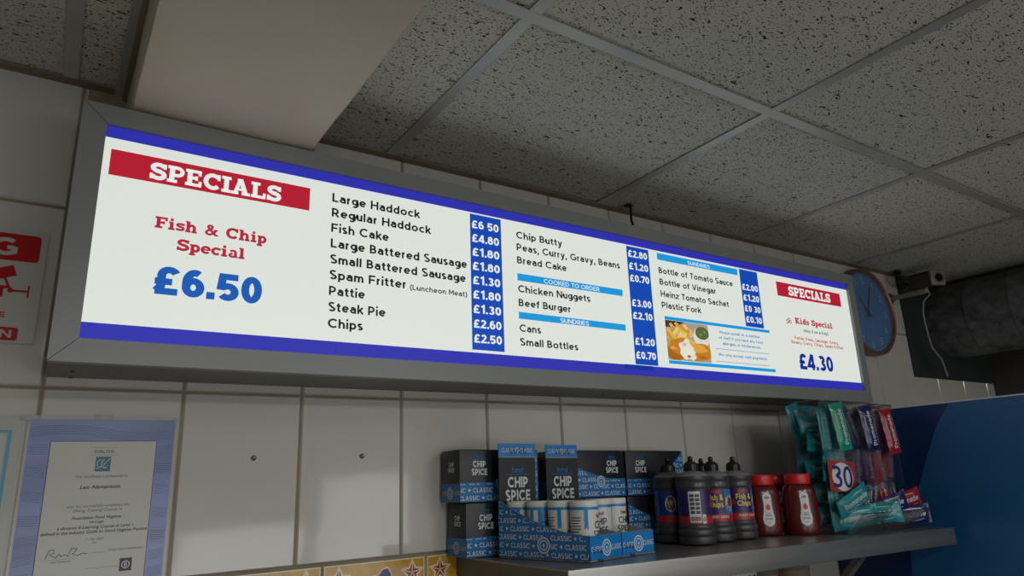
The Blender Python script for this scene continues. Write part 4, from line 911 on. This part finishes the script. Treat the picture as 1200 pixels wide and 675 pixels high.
# stray black cable above the sign
mb = MB(); mb.lathe([(.012, 0), (.012, -.003), (.003, -.006)], BLACKP, 14, (1.255, -.052, ZC-.001)); mb.tube([(1.262, -.054, ZC-.002), (1.256, -.058, ZC-.02), (1.252, -.062, ZC-.05), (1.258, -.070, ZC-.085), (1.268, -.078, ZC-.115)], .0032, BLACKP, 8)
tag(mb.build('power_cable'), 'short black cable dropping from the ceiling behind the menu sign', 'cable')

# ================================================================== THINGS ON THE WALL
LAM = mat('laminate_film', (176, 178, 172), .12)
# warning sign
ws = empty('warning_sign', (-.02, -.004, 1.932), label='red and white laminated CCTV warning sign at the left edge', cat='sign')
WR = mat('sign_red', (176, 24, 28), .3, spec=.15); WW = mat('sign_white', (184, 184, 178), .25, spec=.2)
mb = MB(); mb.box(-.32, .0, -.0005, .0, 0, .185, WW); mb.build('sheet', ws)
mb = MB(); F = lambda u, v: (u, -.0010, v); F2 = lambda u, v: (u, -.0014, v)
def rrect(mb, u0, u1, v0, v1, r, mt, mp):
    pts = arc(u1-r, v1-r, r, r, 0, 90, 5)+arc(u0+r, v1-r, r, r, 90, 180, 5)+arc(u0+r, v0+r, r, r, 180, 270, 5)+arc(u1-r, v0+r, r, r, 270, 360, 5); poly(mb, pts, mt, mp)
rrect(mb, -.31, -.009, .133, .178, .006, WR, F); put(mb, 'WARNING', -.27, .1405, .030, WW, F2, u1=-.039, bold=.03)
put(mb, 'THESE PREMISES ARE', -.28, .115, .0125, WR, F, u1=-.0715, bold=.015)
put(mb, 'UNDER CIRCUIT', -.285, .073, .018, WR, F, u1=-.044, bold=.05)
put(mb, 'FOR THE PURPOSE', -.19, .040, .0085, WR, F, u1=-.042, bold=.02); put(mb, 'OF CRIME PREVENTION', -.24, .030, .0085, WR, F, u1=-.054, bold=.02)
rrect(mb, -.31, -.022, .004, .025, .004, WR, F); put(mb, 'FOR INFORMATION', -.26, .0085, .012, WW, F2, u1=-.030, bold=.02)
# camera pictogram
th_ = R(22); rot2 = lambda x, z: (-.062+x*math.cos(th_)-z*math.sin(th_), .108+x*math.sin(th_)+z*math.cos(th_))
poly(mb, [rot2(*p) for p in [(-.026, -.009), (.026, -.009), (.026, .009), (-.026, .009)]], WR, F); poly(mb, [rot2(*p) for p in [(-.031, -.007), (-.026, -.007), (-.026, .006), (-.030, .006)]], WR, F)
stroke(mb, [(-.050, .104), (-.040, .084), (-.018, .084)], .0035, WR, lambda u, v: (u, -.0012, v)); rect(mb, -.018, -.0155, .074, .094, WR, F2); disc(mb, -.04, .084, .004, WR, F2, 12)
mb.build('sign_print', ws)
# hygiene certificate, laminated
BORD = mottle(mat('certificate_blue_weave', (116, 130, 176), .22), 9, .75, 1.35, detail=2, stretch=(.35, 1, 1.6))
ct = empty('laminated_certificate', (-.012, -.004, 1.525), label='laminated food hygiene certificate with blue woven border taped to the tiles', cat='certificate')
mb = MB(); mb.box(0, .211, -.0008, 0, 0, .296, LAM); mb.build('laminate', ct)
mb = MB(); F = lambda u, v: (u, -.0012, v); F2 = lambda u, v: (u, -.0016, v); F3 = lambda u, v: (u, -.002, v); F4 = lambda u, v: (u, -.0024, v)
rect(mb, .004, .207, .004, .2915, BORD, F); WV = mat('weave_line', (52, 66, 112), .3)
for q in range(9):
    for k in range(5):
        v0 = .276-q*.031-k*.0032; 
        for (ua, ub) in (((.006, .205),) if v0 > .258 else ((.006, .030), (.184, .205))):
            pts = [(ua+(ub-ua)*i/8, v0+.006*math.sin((ua+(ub-ua)*i/8)*30+q)) for i in range(9)]
            stroke(mb, pts, .0005, WV, F2)
rect(mb, .0325, .1815, .0, .2575, mat('paper_edge_violet', (70, 66, 120), .4), F3); rect(mb, .0337, .1803, .0, .2563, mat('certificate_paper', (184, 184, 176), .25), F4); mb.build('border_print', ct)
INK = mat('certificate_ink', (44, 44, 52), .5); INKL = mat('certificate_ink_pale', (96, 96, 104), .5)
mb = MB(); F5 = lambda u, v: (u, -.0028, v); c_ = .107
put(mb, 'DIALOG', c_-.0135, .2385, .0046, INK, F5, u1=c_+.0135, bold=.01, sp=1.3); rect(mb, c_-.022, c_+.022, .2465, .2469, INKL, F5); rect(mb, c_-.022, c_+.022, .2350, .2354, INKL, F5)
TEAL = mottle(mat('logo_teal', (22, 104, 128), .4), 60, .7, 1.3); rect(mb, c_-.0105, c_+.0105, .210, .2325, TEAL, F5); CR = lambda pts: stroke(mb, pts, .0009, CWHT, lambda u, v: (u, -.0031, v))
CR(arc(c_-.004, .222, .004, .006, 60, 330, 10)); CR(arc(c_+.003, .222, .005, .007, 100, 300, 10)); CR([(c_-.009, .214), (c_, .219), (c_+.009, .230)])
def shear(v0, s): return lambda u, v: (u+(v-v0)*s, -.0028, v)
for s, v, hw, cp, m_, bd in [('This certificate is presented to', .2005, .0365, .0042, INKL, 0), ('Leo Alamaniotis', .184, .0275, .0050, INK, .02), ('who has successfully completed the', .156, .0425, .0042, INKL, 0), ('Dialog Training Course in', .1495, .033, .0042, INKL, .005), ('Foundation Food Hygiene', .1385, .033, .0043, INK, .015), ('through', .132, .0095, .0040, INK, .01), ('a distance E-Learning Course at Level 1', .1245, .051, .0043, INK, .015), ('defined in the Industry Guide to Good Hygiene Practice', .1175, .0715, .0043, INK, .015), ('11 May 2004', .107, .012, .0034, INKL, 0), ('Valid', .102, .003, .0025, INKL, 0)]:
    puti(mb, s, c_-hw, v, cp, m_, shear(v, .22), u1=c_+hw, bold=bd)
sg = [(0, 0), (.004, .012), (.010, .013), (.011, .008), (.005, .006), (.014, .001), (.018, .006), (.021, .002), (.026, .005), (.030, .002), (.034, .013), (.042, .012), (.038, .006), (.035, .005), (.044, .002), (.05, .005), (.056, .004)]
stroke(mb, [(.046+x*.95, .084+z) for x, z in sg], .0009, INK, F5); rect(mb, .040, .084, .0822, .0825, INKL, F5); rect(mb, .100, .124, .088, .0884, INKL, F5)
puti(mb, 'Dialog Centre Administrator', .128, .0895, .0034, INKL, F5, u1=.176); puti(mb, 'Chief Examiner', .052, .0775, .003, INKL, F5, u1=.08)
rect(mb, .145, .162, .058, .077, mat('seal_brown', (60, 44, 44), .4), F5); ring(mb, .1535, .0675, .0045, .0058, CWHT, lambda u, v: (u, -.0031, v), 18); puti(mb, '8', .1535, .0645, .006, CWHT, lambda u, v: (u, -.0031, v), align='c', bold=.02)
rect(mb, .100, .143, .066, .0664, INKL, F5); mb.build('text_print', ct)
mb = MB()
for (x, z) in ((.002, .2935), (.1, .295)): mb.box(x-.012, x+.014, -.0028, -.0009, z-.005, z+.004, mat('clear_tape', (190, 190, 182), .15, Alpha=.25), .0005)
mb.build('tape', ct)
# second sheet at the left edge
s2 = empty('laminated_certificate', (-.030, -.004, 1.50), label='pale laminated sheet with light blue border line cut by the left edge', cat='certificate')
mb = MB(); mb.box(-.22, .012, -.0008, 0, 0, .318, LAM); mb.build('laminate', s2)
mb = MB(); BL = mat('sheet_cyan_line', (70, 140, 172), .3); BL2 = mat('sheet_pale_blue', (120, 160, 180), .3); F = lambda u, v: (u, -.0014, v); F2 = lambda u, v: (u, -.0018, v)
rect(mb, -.20, 0.0, .0, .299, BL, F); rect(mb, -.197, -.0042, .0, .2955, BL2, F2); rect(mb, -.195, -.0060, 0, .2935, mat('sheet_paper', (176, 176, 168), .25), lambda u, v: (u, -.0022, v)); mb.build('border_print', s2)
# screws left in two tiles
for (x, z, lb) in ((.328, 1.752, 'small dark wall plug in the tile left of the cartons, nearer the certificate'), (.531, 1.752, 'small dark wall plug in the tile left of the cartons, nearer the cartons')):
    t = empty('wall_plug', (x, 0, z), label=lb, cat='wall plug', group='wall plugs in the tiles')
    mb = MB(); mb.lathe([(.0046, -.0005), (.0046, .0022), (.0024, .0028), (.0001, .0026)], BLACKP, 16, axis='y', cap=False); mb.build('plug', t)
    mb = MB(); mb.lathe([(.0013, .002), (.0012, .0034), (.0001, .0036)], CWHT, 10, (.0012, 0, .0008), axis='y'); mb.build('screw_tip', t)

# ================================================================== UNDER THE SHELF
ls = empty('lower_shelf', (1.02, 0, 1.352), label='lower steel shelf beneath the long wall shelf', cat='shelf')
mb = MB(); mb.box(0, .98, -.24, -.004, -.02, 0, STEEL, .001); mb.build('shelf_top', ls)
mb = MB(); mb.box(.1, .12, -.2, -.003, -.1, -.0205, STEELD); mb.box(.86, .88, -.2, -.003, -.1, -.0205, STEELD); mb.build('bracket', ls)
TUBC = mat('clear_tub_plastic', (200, 186, 170), .15, Transmission_Weight=.6, Alpha=.6); TUBI = mottle(mat('brown_contents', (150, 116, 92), .5), 40, .7, 1.3)
for (x, y, lb) in ((1.475, -.15, 'left clear plastic tub of brown contents under the shelf'), (1.590, -.155, 'right clear plastic tub of brown contents under the shelf, beside the bracket')):
    t = empty('food_tub', (x, y, 1.353), label=lb, cat='tub', group='clear tubs under the shelf')
    mb = MB(); mb.lathe([(.038, 0), (.041, .003), (.048, .128), (.050, .13), (.047, .131)], TUBC, 32, cap=False); mb.lathe([(.0001, .001), (.037, .001)], TUBC, 32, cap=False); mb.build('tub_body', t)
    mb = MB(); mb.lathe([(.030, .003), (.039, .02), (.044, .105), (.02, .115), (.0001, .112)], TUBI, 24); mb.build('contents', t)
    mb = MB(); mb.lathe([(.051, .131), (.051, .136), (.045, .138), (.0001, .138)], TUBC, 32, cap=False); mb.build('lid', t)
t = empty('paper_packet', (1.29, -.2, 1.3525), (0, 0, 0), label='white and blue patterned paper packet under the shelf, left of the tubs', cat='packet')
mb = MB(); mb.box(0, .12, 0, .08, 0, .137, LWH, .004); mb.build('packet_body', t)
mb = MB()
for q in range(7):
    for k in range(9): disc(mb, .012+q*.016, .012+k*.014, .005, LBL, lambda u, v: (u, -.0006, v), 8)
mb.build('pattern_print', t)
